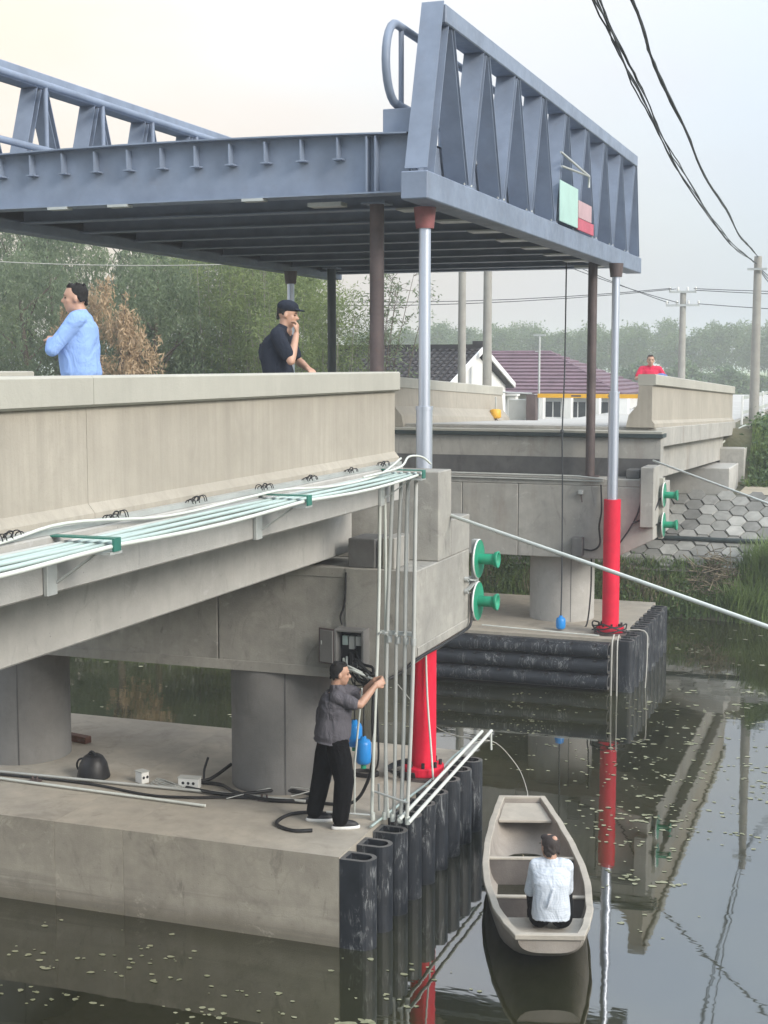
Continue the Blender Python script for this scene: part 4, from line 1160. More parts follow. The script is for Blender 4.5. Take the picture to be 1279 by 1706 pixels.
def person(loc, rotz, J, mats, label, voxel=0.008, hair=None, cap=False, bald=False, sleeve=0.5, shoes=True, shirt_len=0.0, cuff='short'):
    """local frame: +X forward, +Y left, +Z up"""
    t = thing('person', loc, label, 'person', rotz=rotz)
    body = MB(); V3 = Vector
    hd = V3(J['head']); hr = Matrix.Rotation(J.get('head_yaw', 0), 3, 'Z') @ Matrix.Rotation(J.get('head_pitch', 0), 3, 'Y')
    def H(x, y, z): return hd + hr @ V3((x, y, z))
    # head
    body.ell(H(-0.012, 0, 0.03), 0.094, 0.074, 0.092, hr, 20, 14)
    body.ell(H(0.018, 0, -0.035), 0.068, 0.058, 0.082, hr, 18, 12)
    body.ell(H(0.045, 0, -0.088), 0.030, 0.032, 0.026, hr, 12, 8)
    for s_ in (-1, 1):
        body.ell(H(0.045, s_ * 0.032, -0.022), 0.030, 0.026, 0.030, hr, 12, 8)
        body.ell(H(-0.012, s_ * 0.075, -0.010), 0.018, 0.010, 0.030, hr, 10, 8)
    rc(body, [H(0.080, 0, 0.008), H(0.100, 0, -0.022)], [0.009, 0.014], 10)
    body.ell(H(0.096, 0, -0.026), 0.012, 0.019, 0.010, hr, 10, 8)
    body.ell(H(0.078, 0, 0.030), 0.012, 0.045, 0.010, hr, 12, 8)
    body.ell(H(0.078, 0, -0.056), 0.011, 0.024, 0.006, hr, 10, 8)
    body.ell(H(0.076, 0, -0.067), 0.010, 0.020, 0.006, hr, 10, 8)
    neck = V3(J['neck'])
    rc(body, [H(-0.02, 0, -0.05), neck, neck + V3((0, 0, -0.05))], [0.055, 0.056, 0.07])
    sl, sr = V3(J['sh_l']), V3(J['sh_r']); mid = (sl + sr) / 2
    side = (sl - sr).normalized()
    pel = V3(J['pelvis'])
    upv = (mid - pel).normalized(); fwd = side.cross(upv).normalized()
    hw = J.get('width', 1.0)
    # torso ring table: fraction along spine, half width, half depth, forward shift
    T = [(-0.12, 0.150, 0.105, 0.0), (0.0, 0.165, 0.115, 0.0), (0.22, 0.160, 0.112, 0.015), (0.45, 0.158, 0.112, 0.02), (0.70, 0.172, 0.115, 0.01), (0.88, 0.175, 0.100, 0.0), (1.0, 0.130, 0.07, -0.01), (1.08, 0.07, 0.055, -0.01)]
    bend = V3(J.get('bend', (0, 0, 0)))
    def spine(f): return pel + (mid - pel) * f + bend * math.sin(math.pi * min(max(f, 0), 1))
    def trings(grow, f0=-1.0, f1=2.0):
        out = []
        for f, a, b, sh in T:
            if f0 <= f <= f1: out.append((spine(f) + fwd * sh, side * (a * hw + grow), fwd * (b * hw * J.get('depth', 1.0) + grow)))
        return out
    loft(body, trings(-0.006))
    for s_, k in ((1, 'l'), (-1, 'r')):
        sh, el, wr = V3(J['sh_' + k]), V3(J['el_' + k]), V3(J['wr_' + k])
        rc(body, [sh - side * s_ * 0.03, sh, (sh + el) / 2, el], [0.06, 0.055, 0.050, 0.041])
        rc(body, [el, el + (wr - el) * 0.3, wr], [0.041, 0.043, 0.028])
        hdv = V3(J.get('hd_' + k, wr - el)); pn = V3(J.get('pn_' + k, (0, 0, -1))); ts_ = hdv.normalized().cross(pn.normalized()) * (1 if J.get('th_' + k, 1) > 0 else -1)
        hand(body, wr, hdv, pn, ts_, J.get('curl', 0.5))
        hp, kn, an = V3(J['hip_' + k]), V3(J['kn_' + k]), V3(J['an_' + k])
        rc(body, [hp, kn, an], [0.085, 0.055, 0.042])
        td = V3(J['toe_' + k]).normalized()
        rc(body, [an + V3((0, 0, -0.03)), an + td * 0.14 + V3((0, 0, -0.055))], [0.035, 0.026])
    remeshed(body, 'body', mats['skin'], t, voxel)
    # eyes + brows
    ey = MB()
    for s_ in (-1, 1):
        ey.ell(H(0.0735, s_ * 0.031, 0.004), 0.007, 0.013, 0.005, hr, 10, 6)
        ey.obox(H(0.083, s_ * 0.032, 0.027), hr @ V3((0.004, 0, 0)), hr @ V3((0, 0.019, 0)), hr @ V3((0, 0, 0.003)))
    ey.build('eyes', M['hair'], t)
    # hair
    hm = MB()
    if bald:
        hm.ell(H(-0.026, 0, 0.040), 0.092, 0.080, 0.080, hr, 18, 12)
        hm.ell(H(0.015, 0.02, 0.092), 0.055, 0.05, 0.030, hr, 14, 10)
        for i in range(40):
            a = random.uniform(-1.45, 1.45); zz = random.uniform(-0.06, 0.03)
            hm.ell(H(-0.02 - math.cos(a) * 0.084, math.sin(a) * 0.073, zz), 0.018, 0.014, 0.022, hr, 8, 6)
        sp = MB(); sp.ell(H(-0.078, -0.012, 0.082), 0.027, 0.030, 0.032, hr, 16, 10); sp.build('bald_patch', mats['skin'], t)
    else:
        hm.ell(H(-0.028, 0, 0.046), 0.089, 0.078, 0.082, hr, 18, 12)
        hm.ell(H(0.022, 0, 0.098), 0.045, 0.054, 0.024, hr, 14, 10)
        for i in range(30): hm.ell(H(random.uniform(-.09, .05), random.uniform(-.05, .05), random.uniform(.095, .122)), 0.012, 0.010, 0.012, hr, 8, 6)
        for i in range(40):
            a = random.uniform(-1.45, 1.45); zz = random.uniform(-0.045, 0.06) * (1 if abs(a) < 1 else 0.5)
            x = -0.018 - math.cos(a) * 0.080; y = math.sin(a) * 0.072
            hm.ell(H(x, y, zz), 0.014, 0.011, 0.018, hr, 8, 6)
    remeshed(hm, 'hair', mats['hair'], t, 0.007, 1, 0.4)
    if cap:
        cm = MB(); cm.ell(H(-0.012, 0, 0.075), 0.107, 0.090, 0.068, hr, 20, 12); cm.ell(H(0.10, 0, 0.058), 0.062, 0.062, 0.010, hr, 16, 8)
        remeshed(cm, 'cap', mats['cap'], t, 0.006, 1)
    # shirt: torso and sleeves
    sm = MB(); tr = trings(0.020, -1.0, 1.02)
    if shirt_len:
        c, a, b = tr[0]; tr = [(c - upv * shirt_len, a * 1.06, b * 1.08)] + tr
    for i in range(len(tr)):          # loose cloth
        c, a, b = tr[i]; k_ = 1 + J.get('loose', 0.06) * (1.0 if i < 4 else 0.3); tr[i] = (c, a * k_, b * k_)
    loft(sm, tr)
    for s_, k in ((1, 'l'), (-1, 'r')):
        sh, el, wr = V3(J['sh_' + k]), V3(J['el_' + k]), V3(J['wr_' + k])
        if cuff == 'short':
            e = sh + (el - sh) * (0.62)
            rc(sm, [sh - side * s_ * 0.05 - V3((0, 0, 0.01)), sh, e], [0.078, 0.070, 0.067])
            for q in range(3): rc(sm, [sh, e + (el - sh).normalized() * 0.03 + V3((random.uniform(-.01, .01), random.uniform(-.01, .01), -0.008 * q))], [0.07, 0.058])
        else:
            e = el + (wr - el) * 0.85
            rc(sm, [sh - side * s_ * 0.05, sh, (sh + el) / 2, el, e], [0.085, 0.075, 0.064, 0.060, 0.045])
    rc(sm, [spine(1.0) + upv * 0.0, spine(1.0) + (neck - spine(1.0)) * 0.55], [0.098, 0.078]); [rc(sm, [spine(0.97), V3(J['sh_' + q_]) * 0.85 + spine(1.0) * 0.15], [0.085, 0.074]) for q_ in 'lr']
    # folds: thin ridges
    for i in range(J.get('folds', 8)):
        f = random.uniform(0.0, 0.85); a = random.uniform(0, 6.28)
        c = spine(f); L = random.uniform(0.08, 0.2)
        rr = 0.172 * hw; p = c + side * math.cos(a) * rr * 1.02 + fwd * math.sin(a) * rr * 0.74 * J.get('depth', 1)
        dirv = (upv * random.uniform(0.3, 1) + side * random.uniform(-0.6, 0.6) * math.sin(a) + fwd * random.uniform(-.5, .5) * math.cos(a)).normalized()
        rc(sm, [p - dirv * L / 2, p, p + dirv * L / 2], [0.006, 0.014, 0.006], 8)
    remeshed(sm, 'shirt', mats['shirt'], t, voxel, 3, 0.7)
    # trousers
    pm = MB()
    pr = trings(0.012, -1.0, 0.20)
    if 'seated' in J: pr = [(c, a, b * 1.1) for c, a, b in pr]
    loft(pm, pr)
    for s_, k in ((1, 'l'), (-1, 'r')):
        hp, kn, an = V3(J['hip_' + k]), V3(J['kn_' + k]), V3(J['an_' + k])
        m1 = (hp + kn) / 2; m2 = (kn + an) / 2
        bg_ = J.get('baggy', 1.0); rc(pm, [hp, m1, kn, m2, an + V3((0, 0, 0.02))], [0.108 * (1 + (bg_ - 1) * .5), 0.100 * bg_, 0.084 * bg_, 0.078 * bg_, 0.070 * bg_])
        for q in range(3):
            p = an + (kn - an) * (0.06 + 0.1 * q); rc(pm, [p + side * 0.03, p - side * 0.03 + V3((0, 0, .02))], [0.060, 0.058], 10)
    remeshed(pm, 'trousers', mats['trousers'], t, voxel, 3, 0.6)
    if shoes:
        for k in ('l', 'r'):
            an = V3(J['an_' + k]); td = V3(J['toe_' + k]).normalized(); sd_ = V3((0, 0, 1)).cross(td)
            g = an.z - 0.09
            h_ = MB()
            loft(h_, [((an - td * 0.075 + V3((0, 0, g - an.z + z_)))[:], sd_ * a_, td * 0.0001) if False else (V3((an.x, an.y, g + z_)) + td * 0.055, td * l_, sd_ * a_) for z_, l_, a_ in ((0.024, 0.138, 0.047), (0.05, 0.132, 0.045), (0.075, 0.10, 0.040))])
            rc(h_, [V3((an.x, an.y, g + 0.07)), V3((an.x, an.y, g + 0.11))], [0.045, 0.043]); rc(h_, [V3((an.x, an.y, g + 0.07)), V3((an.x, an.y, g + 0.055)) + td * 0.12], [0.042, 0.032])
            so = remeshed(h_, 'shoe', M['black_plastic'], t, 0.006, 2)
            s2 = MB(); loft(s2, [(V3((an.x, an.y, g + z_)) + td * 0.055, td * l_, sd_ * a_) for z_, l_, a_ in ((0.0, 0.140, 0.044), (0.012, 0.150, 0.050), (0.03, 0.146, 0.049), (0.036, 0.14, 0.046))])
            s2.build('sole', M['shoe_sole'], so)
    return t

SK = dict(skin=M['skin'], hair=M['hair'])
# standing worker, profile facing right, both hands up at the pipe
J = dict(head=(0.075, 0.0, 1.575), head_yaw=0.08, head_pitch=0.06, neck=(0.03, 0, 1.46), sh_l=(0.06, 0.17, 1.385), sh_r=(0.03, -0.17, 1.375), pelvis=(-0.01, 0, 0.96), bend=(-0.02, 0, 0), width=1.06, depth=1.22, loose=0.12, baggy=1.22, folds=12,
         el_r=(0.27, -0.19, 1.30), wr_r=(0.43, -0.08, 1.475), hd_r=(0.6, 0.35, 0.25), pn_r=(0.1, 1, -0.1), th_r=-1,
         el_l=(0.30, 0.19, 1.32), wr_l=(0.42, 0.05, 1.50), hd_l=(0.7, -0.3, 0.2), pn_l=(0.1, -1, -0.1), th_l=1, curl=1.1,
         hip_l=(-0.03, 0.09, 0.93), hip_r=(0.03, -0.09, 0.93), kn_l=(-0.12, 0.12, 0.50), kn_r=(0.11, -0.12, 0.50), an_l=(-0.20, 0.13, 0.09), an_r=(0.07, -0.13, 0.09), toe_l=(1, -0.05, 0), toe_r=(1, 0.12, 0))
person((-5.31, 13.16, 0.90), R(21), J, dict(SK, shirt=M['shirt_grey'], trousers=M['trousers']), 'man in grey t-shirt and black trousers standing on the footing, hands raised to a pipe', 0.0075, shirt_len=0.02)
# seated man in the boat, back to the viewer
c = rb(0.04, 0.36, 0); 
J = dict(head=(0.085, 0.02, 0.73), head_yaw=0.55, head_pitch=0.12, neck=(0.04, 0, 0.615), sh_l=(0.05, 0.135, 0.555), sh_r=(0.05, -0.135, 0.555), pelvis=(-0.02, 0, 0.12), bend=(-0.055, 0, 0), width=0.90, depth=1.12, loose=0.08, folds=3,
         el_r=(0.16, -0.155, 0.30), wr_r=(0.38, -0.10, 0.34), el_l=(0.12, 0.19, 0.29), wr_l=(0.35, 0.14, 0.34), curl=0.8,
         hip_l=(0.03, 0.10, 0.08), hip_r=(0.03, -0.10, 0.08), kn_l=(0.44, 0.15, 0.24), kn_r=(0.44, -0.13, 0.24), an_l=(0.50, 0.12, -0.155), an_r=(0.50, -0.10, -0.155), toe_l=(1, 0, 0), toe_r=(1, 0, 0), seated=1)
person((c.x, c.y, 0.385), brot + math.pi / 2 - 0.05, J, dict(SK, hair=M['hair_grey'], shirt=M['shirt_white'], trousers=M['trousers']), 'balding man in pale striped shirt sitting in the boat stern with his back turned', 0.0075, bald=True, cuff='long', shirt_len=-0.02)
# man in light blue shirt behind the parapet, facing left, hands on hips
def upright(**k):
    d = dict(head=(0.03, 0, 1.57), neck=(0.0, 0, 1.455), sh_l=(0, 0.185, 1.385), sh_r=(0, -0.185, 1.385), pelvis=(0, 0, 0.96), el_l=(-0.08, 0.33, 1.14), el_r=(-0.08, -0.33, 1.14), wr_l=(0.08, 0.20, 1.04), wr_r=(0.08, -0.20, 1.04),
             hip_l=(0, 0.09, 0.93), hip_r=(0, -0.09, 0.93), kn_l=(0.02, 0.11, 0.50), kn_r=(0.02, -0.11, 0.50), an_l=(0, 0.12, 0.09), an_r=(0, -0.12, 0.09), toe_l=(1, 0.1, 0), toe_r=(1, -0.1, 0), curl=0.7)
    d.update(k); return d
person((-6.40, 10.30, 4.576), R(200), upright(head=(0.045, 0, 1.57), head_yaw=0.15, el_r=(0.14, -0.30, 1.16), wr_r=(0.14, -0.12, 1.04), el_l=(0.18, 0.26, 1.15), wr_l=(0.22, 0.1, 1.22), width=1.0, depth=1.15, loose=0.10), dict(SK, shirt=M['shirt_blue'], trousers=M['trousers']),
       'man in light blue shirt behind the long parapet, facing left', 0.009, cuff='long')
person((-5.62, 12.55, 4.576), R(12), upright(head=(0.10, 0, 1.50), head_pitch=0.15, neck=(0.07, 0, 1.39), sh_l=(0.03, 0.18, 1.31), sh_r=(0.03, -0.18, 1.31), bend=(-0.06, 0, 0), el_r=(0.17, -0.22, 1.06), wr_r=(0.20, -0.1, 1.32), hd_r=(0.1, 0.2, 1), pn_r=(-1, 0, 0), el_l=(0.15, 0.24, 1.06), wr_l=(0.28, 0.05, 0.99), width=1.0, depth=1.05),
       dict(SK, shirt=M['shirt_black'], trousers=M['trousers'], cap=M['shirt_black']), 'man in dark shirt and dark cap leaning at the long parapet, hand near his chin', 0.009, cap=True)
person((-5.02, 30.6, 4.39), R(-75), upright(pelvis=(0, 0, 0.80), head=(0.05, 0, 1.30), neck=(0.02, 0, 1.19), sh_l=(0, 0.18, 1.12), sh_r=(0, -0.18, 1.12), hip_l=(0, 0.09, .78), hip_r=(0, -.09, .78), kn_l=(0.10, 0.11, 0.44), kn_r=(0.10, -0.11, 0.44), el_l=(0.1, 0.30, 0.92), el_r=(0.1, -0.30, 0.92), wr_l=(0.30, 0.15, 0.96), wr_r=(0.30, -0.15, 0.96)),
       dict(SK, hair=M['hair_grey'], shirt=M['shirt_red'], trousers=M['trousers']), 'distant man in red top behind the end of the right-hand parapet', 0.012, shoes=False)
mb = MB(); mb.ell((-4.72, 30.2, 5.30), 0.16, 0.14, 0.13); mb.ell((-4.62, 30.4, 5.26), 0.12, 0.14, 0.10); remb = remeshed(mb, 'blue_clothing', M['blue_garment'], None, 0.02); remb.location = (0, 0, 0)  # simple rounded shape standing in for blue clothing on a person
tag(remb, 'small rounded piece of blue clothing at the right-hand parapet beside the man in red', 'clothing')

# ================================================================== THINGS ON THE NEAR PIER
t = thing('control_box', (-5.52, 13.85, 2.43), 'open grey electrical control box on the pier face above the standing man', 'electrical box')
mb = MB()
for a, b, c_, d in ((-5.50, -5.475, 2.44, 2.84), (-5.195, -5.17, 2.44, 2.84), (-5.475, -5.195, 2.44, 2.465), (-5.475, -5.195, 2.815, 2.84)):
    mb.box(a, b, 13.66, 13.846, c_, d)
mb.box(-5.475, -5.195, 13.83, 13.846, 2.465, 2.815); bx = mb.build('box_shell', M['conc_col'], t, 0.003)
mb = MB(); mb.box(-5.474, -5.196, 13.80, 13.829, 2.466, 2.814); mb.build('back_plate', M['black_plastic'], t)
for i in range(3):
    mb = MB(); mb.box(-5.44 + i * 0.075, -5.38 + i * 0.075, 13.74, 13.799, 2.66 - 0.04 * (i % 2), 2.76); mb.build('breaker', M['conduit_blue'] if i == 0 else M['conduit_grey'], t, 0.004)
mb = MB(); mb.obox((-5.60, 13.70, 2.645), (0.098, -0.03, 0), (0.004, 0.008, 0), (0, 0, 0.19)); dr = mb.build('box_door', M['steel_dark'], t, 0.004)
mb = MB(); mb.obox((-5.597, 13.69, 2.645), (0.082, -0.025, 0), (0.004, 0.0085, 0), (0, 0, 0.172)); mb.build('door_panel', M['conc_col'], dr, 0.003)
mb = MB(); mb.box(-5.665, -5.655, 13.69, 13.715, 2.66, 2.70); mb.build('door_latch', M['galv'], dr)
random.seed(3)
for i in range(16):
    a = Vector((random.uniform(-5.42, -5.25), 13.72, random.uniform(2.47, 2.6)))
    b = Vector((random.uniform(-5.05, -4.92), random.uniform(13.35, 13.55), random.uniform(2.30, 2.46)))
    mid = (a + b) / 2 + Vector((random.uniform(-.08, .08), random.uniform(-.1, .05), random.uniform(-.16, 0.05)))
    mb = MB(); mb.tube(smoothpath([a, a * 0.6 + mid * 0.4 + Vector((0, -.03, -.05)), mid, b], 5), random.choice([0.008, 0.012, 0.015]), 6)
    solo(mb, 'loose_cable', M['black_hose'] if i % 5 else M['conduit'], a, 'tangled cable hanging between the open control box and the man\'s hands', 'cable', 'cables tangled at the control box')
mb = MB(); mb.tube(smoothpath([(-5.43, 13.83, 3.42), (-5.44, 13.82, 3.1), (-5.49, 13.82, 2.95), (-5.47, 13.82, 2.86)], 6), 0.011, 8)
solo(mb, 'loose_cable', M['black_hose'], (-5.43, 13.83, 3.4), 'black cable running down the pier face into the control box', 'cable')
mb = MB(); mb.tube(smoothpath([(-4.62, 15.75, 2.95), (-4.60, 15.7, 2.62), (-4.62, 15.4, 2.55), (-4.63, 14.6, 2.54), (-4.66, 13.9, 2.53), (-4.80, 13.75, 2.40), (-4.98, 13.55, 2.32)], 6), 0.016, 8)
solo(mb, 'loose_cable', M['black_hose'], (-4.6, 15, 2.6), 'black cable following the bottom edge of the near pier end', 'cable')
mb = MB(); mb.tube(smoothpath([(-4.97, 13.42, 2.28), (-4.98, 13.42, 1.9), (-5.0, 13.5, 1.6), (-5.15, 13.7, 1.2), (-5.35, 13.75, 0.95), (-5.75, 13.72, 0.92), (-6.3, 13.62, 0.92)], 6), 0.018, 8)
solo(mb, 'black_hose', M['black_hose'], (-5, 13.5, 0.9), 'black hose hanging behind the standing man down to the footing', 'hose')
mb = MB(); mb.tube(smoothpath([(-5.42, 12.86, 0.925), (-5.62, 12.80, 0.92), (-5.86, 12.95, 0.92), (-5.84, 13.28, 0.92), (-5.6, 13.42, 0.92), (-5.3, 13.4, 0.92)], 6), 0.019, 8)
solo(mb, 'black_hose', M['black_hose'], (-5.8, 13, 0.92), 'black hose looping on the footing at the heel of the standing man', 'hose')
mb = MB(); mb.tube(smoothpath([(-10.4, 13.40, 0.92), (-9.5, 13.48, 0.92), (-8.4, 13.50, 0.92), (-7.6, 13.36, 0.92), (-7.1, 13.42, 0.925), (-6.6, 13.62, 0.92), (-6.0, 13.68, 0.92)], 6), 0.015, 8)
solo(mb, 'black_hose', M['black_hose'], (-8, 13.5, 0.92), 'long thin black hose running along the footing beside the white tube', 'hose')
mb = MB(); mb.tube(smoothpath([(-7.05, 14.35, 1.05), (-7.2, 14.1, 0.93), (-7.35, 13.95, 0.93), (-7.0, 13.95, 0.93), (-6.7, 13.72, 0.94), (-6.3, 13.62, 0.93), (-5.95, 13.70, 0.93), (-5.85, 13.92, 0.93), (-6.25, 13.93, 0.95), (-6.7, 13.60, 0.945), (-7.3, 13.72, 0.93)], 6), 0.020, 8)
mb.tube(smoothpath([(-7.25, 14.05, 0.92), (-7.32, 14.2, 1.0), (-7.28, 14.22, 1.14)], 5), 0.014, 8)
solo(mb, 'black_hose', M['black_hose'], (-6.6, 13.8, 0.93), 'thick black hose tangled at the foot of the middle column', 'hose')
mb = MB(); mb.tube([(-10.5, 13.50, 0.93), (-7.9, 13.62, 0.93), (-5.85, 13.69, 0.935)], 0.016, 10)
solo(mb, 'long_conduit', M['conduit_grey'], (-9, 13.5, 0.93), 'rear grey tube fixed along the footing behind the black hose', 'pipe')
mb = MB(); mb.tube([(-10.5, 13.36, 0.93), (-6.80, 13.20, 0.93)], 0.015, 10)
solo(mb, 'long_conduit', M['conduit'], (-9, 13.3, 0.93), 'front white tube lying loose along the footing', 'pipe')
for i, (x, y) in enumerate(((-9.05, 13.40), (-6.32, 13.66))):
    mb = MB(); mb.box(x - 0.06, x + 0.06, y - 0.05, y + 0.05, 0.902, 0.93); mb.cyl((x - 0.03, y, 0.93), (x - 0.03, y, 0.97), 0.012, seg=8); mb.cyl((x + 0.03, y, 0.93), (x + 0.03, y, 0.97), 0.012, seg=8)
    solo(mb, 'pipe_clamp', M['steel_dark'], (x, y, 0.9), ['small clamp on the footing near the left frame edge', 'small clamp on the footing below the middle column'][i], 'clamp')
mb = MB()
for q in range(5):
    mb.tube(smoothpath([(-7.55 + .22 * math.cos(a + q) * (1 - .06 * q), 13.72 + .09 * math.sin(a + q * .7), 0.92 + .012 * q) for a in np.linspace(0, 6.2, 9)], 4), 0.005, 5)
mb.tube(smoothpath([(-6.7, 13.5, 0.93), (-6.3, 13.9, 0.98), (-5.9, 13.95, 0.98), (-6.05, 13.75, 0.95)], 6), 0.006, 5)
solo(mb, 'wire_coil', M['conduit_grey'], (-7.5, 13.7, 0.92), 'loose coil of pale wire between the two small boxes', 'wire')
# black bucket with a looping hose
t = thing('black_bucket', (-8.53, 13.80, 0.902), 'black bucket-like bag with side handle standing on the footing', 'bucket')
mb = MB(); mb.lathe((-8.53, 13.80, 0.902), [(0.0, 0), (0.185, 0.0), (0.19, 0.02), (0.155, 0.17), (0.11, 0.245), (0.07, 0.27), (0.03, 0.24), (0, 0.23)], seg=24); mb.build('bucket_body', M['black_plastic'], t)
mb = MB(); mb.tube(smoothpath([(-8.68, 13.78, 0.93), (-8.73, 13.77, 1.02), (-8.70, 13.77, 1.10), (-8.62, 13.78, 1.12)], 5), 0.012, 8); mb.build('handle', M['black_plastic'], t)
mb = MB(); mb.tube(smoothpath([(-8.60, 13.80, 1.15), (-8.55, 13.80, 1.20), (-8.48, 13.80, 1.15)], 5), 0.014, 8); mb.build('top_loop', M['black_plastic'], t)
def carton(x, y, a, w, d, h, label, holes=0):
    t = thing('small_box', (x, y, 0.902), label, 'box')
    ca, sa = math.cos(a), math.sin(a)
    mb = MB(); mb.obox((x, y, 0.902 + h / 2), (w / 2 * ca, w / 2 * sa, 0), (-d / 2 * sa, d / 2 * ca, 0), (0, 0, h / 2)); mb.build('box_body', M['white'], t, 0.006)
    mb = MB(); mb.obox((x, y, 0.902 + h + 0.004), ((w / 2 + .006) * ca, (w / 2 + .006) * sa, 0), (-(d / 2 + .006) * sa, (d / 2 + .006) * ca, 0), (0, 0, 0.005)); mb.build('lid', M['conduit_grey'], t, 0.002)
    for i in range(holes):
        fx = (-0.25 + 0.5 * i / max(1, holes - 1)) * w
        p = Vector((x + fx * ca + d / 2 * sa, y + fx * sa - d / 2 * ca, 0.902 + h * 0.55))
        mb = MB(); mb.lathe(p, [(0.018, -0.002), (0.016, 0.003), (0, 0.003)], (sa, -ca, 0), 12); mb.build('cable_hole', M['black_plastic'], t)
carton(-7.90, 13.80, R(65), 0.10, 0.13, 0.13, 'small white box with dark openings near the black bucket', 2)
carton(-7.30, 13.80, R(8), 0.24, 0.10, 0.12, 'low white box with dark marks in front of the middle column', 3)
mb = MB(); mb.obox((-9.62, 15.10, 0.945), (0.26, -0.06, 0.0), (0.012, 0.052, 0.0), (0, 0, 0.042)); 
solo(mb, 'timber_piece', M['wood_brown'], (-9.6, 15.1, 0.9), 'weathered red-brown timber piece behind the left column', 'timber', bevel=0.006)
# blue floats
def blue_float(x, y, z, top, h, label, green=True):
    t = thing('blue_float', (x, y, z), label, 'float', 'blue floats hanging on black cords')
    mb = MB(); mb.lathe((x, y, z), [(0.0, 0), (0.06, 0.0), (0.080, 0.02), (0.085, 0.06), (0.085, h - 0.06), (0.07, h - 0.02), (0.035, h - 0.01), (0.03, h + 0.02), (0.0, h + 0.02)], seg=24); mb.build('float_body', M['blue_plastic'], t)
    mb = MB(); mb.tube([(x, y, z + h), (x + 0.005, y, (z + h + top) / 2), (x, y, top)], 0.009, 8); mb.build('cord', M['black_hose'], t)
    if green: mb = MB(); mb.cyl((x, y, z - 0.05), (x, y, z + 0.004), 0.03, seg=14); mb.build('base_plug', M['disc_green'], t)
blue_float(-5.46, 14.15, 1.46, 2.40, 0.27, 'upper blue float behind the standing man, left of the other one')
blue_float(-5.30, 14.0, 1.32, 2.40, 0.28, 'lower blue float behind the standing man')
blue_float(-5.52, 24.5, 0.93, 1.2, 0.22, 'blue float standing on the far footing at the end of the long black cable', False)
mb = MB(); mb.tube(smoothpath([(-5.66, 25.2, 7.42), (-5.60, 24.9, 5.5), (-5.56, 24.6, 4.45), (-5.55, 24.62, 3.5), (-5.53, 24.58, 2.0), (-5.52, 24.5, 1.12)], 6), 0.013, 8); mb.ell((-5.565, 24.60, 4.43), 0.035, 0.035, 0.045)
solo(mb, 'hanging_cable', M['wire'], (-5.6, 24.8, 7.4), 'long thin black cable hanging from the lifted span to the far blue float', 'cable')
mb = MB()
for q in range(3): mb.tube(smoothpath([(-5.62 + .15 * math.cos(a + q), 14.92 + .10 * math.sin(a + q), 0.915 + .015 * q) for a in np.linspace(0, 6.28, 9)], 4), 0.011, 6)
mb.tube(smoothpath([(-5.5, 14.85, 0.93), (-5.35, 14.5, 1.1), (-5.2, 14.2, 1.4), (-5.2, 14.1, 2.3)], 6), 0.012, 6)
solo(mb, 'cable_coil', M['black_hose'], (-5.6, 14.9, 0.91), 'black cable coiled on the footing behind the standing man', 'cable')
mb = MB()
for q in range(4): mb.tube(smoothpath([(-5.06 + (.32 + .02 * q) * math.cos(a), 15.12 + (.26 + .02 * q) * math.sin(a), 0.955 + .02 * q * abs(math.sin(a))) for a in np.linspace(2.2, 4.9, 8)], 4), 0.012, 6)
solo(mb, 'cable_coil', M['black_hose'], (-5.3, 15.1, 0.91), 'black cables wound round the foot of the near red cylinder', 'cable')
mb = MB(); mb.tube(smoothpath([(-4.93, 15.0, 2.6), (-4.90, 14.98, 1.9), (-4.84, 14.94, 1.3), (-4.80, 14.90, 0.94)], 6), 0.012, 8)
solo(mb, 'thin_hose', M['conduit'], (-4.85, 14.95, 0.93), 'thin white hose hanging down the near red cylinder', 'hose')
mb = MB()
for q in range(3): mb.tube(smoothpath([(-4.64 + .30 * math.cos(a), 24.45 + .26 * math.sin(a), 0.93 + .05 * q + .08 * abs(math.sin(2 * a + q))) for a in np.linspace(2.4, 6.6, 9)], 4), 0.014, 6)
solo(mb, 'cable_coil', M['black_hose'], (-4.9, 24.4, 0.91), 'black hoses lying round the foot of the far red cylinder', 'cable')
for i, (pts, lb) in enumerate([
    ([(-4.95, 24.22, 3.55), (-4.93, 24.20, 3.1), (-4.97, 24.2, 2.8), (-4.95, 24.2, 2.5), (-5.1, 24.2, 2.38), (-5.35, 24.2, 2.42)], 'black cable hanging on the far pier face left of the red barrel'),
    ([(-4.16, 24.22, 3.86), (-4.20, 24.2, 3.5), (-4.28, 24.2, 3.1), (-4.42, 24.2, 2.8), (-4.62, 24.2, 2.5)], 'long black cable curving down the right end of the far pier'),
    ([(-4.25, 24.2, 3.1), (-4.12, 24.2, 3.0), (-4.03, 24.3, 3.1), (-3.98, 24.7, 3.3)], 'short black cable leading to the upper far green roller'),
    ([(-4.36, 24.18, 2.9), (-4.2, 24.18, 2.95), (-4.05, 24.3, 2.86), (-3.98, 24.8, 2.85)], 'short black cable leading to the lower far green roller'),
    ([(-5.2, 24.7, 2.3), (-5.18, 24.6, 1.6), (-5.22, 24.5, 1.0), (-5.3, 24.4, 0.93), (-4.95, 24.4, 0.93)], 'thin black cable beside the far column')]):
    pts = [(a + 0.06, b + (0.54 if b > 24.0 else 0), c - 0.05) for a, b, c in pts]
    mb = MB(); mb.tube(smoothpath(pts, 6), 0.016, 6); solo(mb, 'loose_cable', M['black_hose'], pts[0], lb, 'cable')
t = thing('small_floodlight', (-5.3, 24.75, 3.3), 'small weathered lamp fixed to the far pier face', 'lamp')
mb = MB(); mb.box(-5.29, -5.20, 24.69, 24.796, 3.32, 3.40); mb.build('lamp_head', M['galv'], t, 0.01)
mb = MB(); mb.tube([(-5.24, 24.75, 3.32), (-5.22, 24.74, 3.18)], 0.012, 6); mb.build('lamp_arm', M['steel_dark'], t)
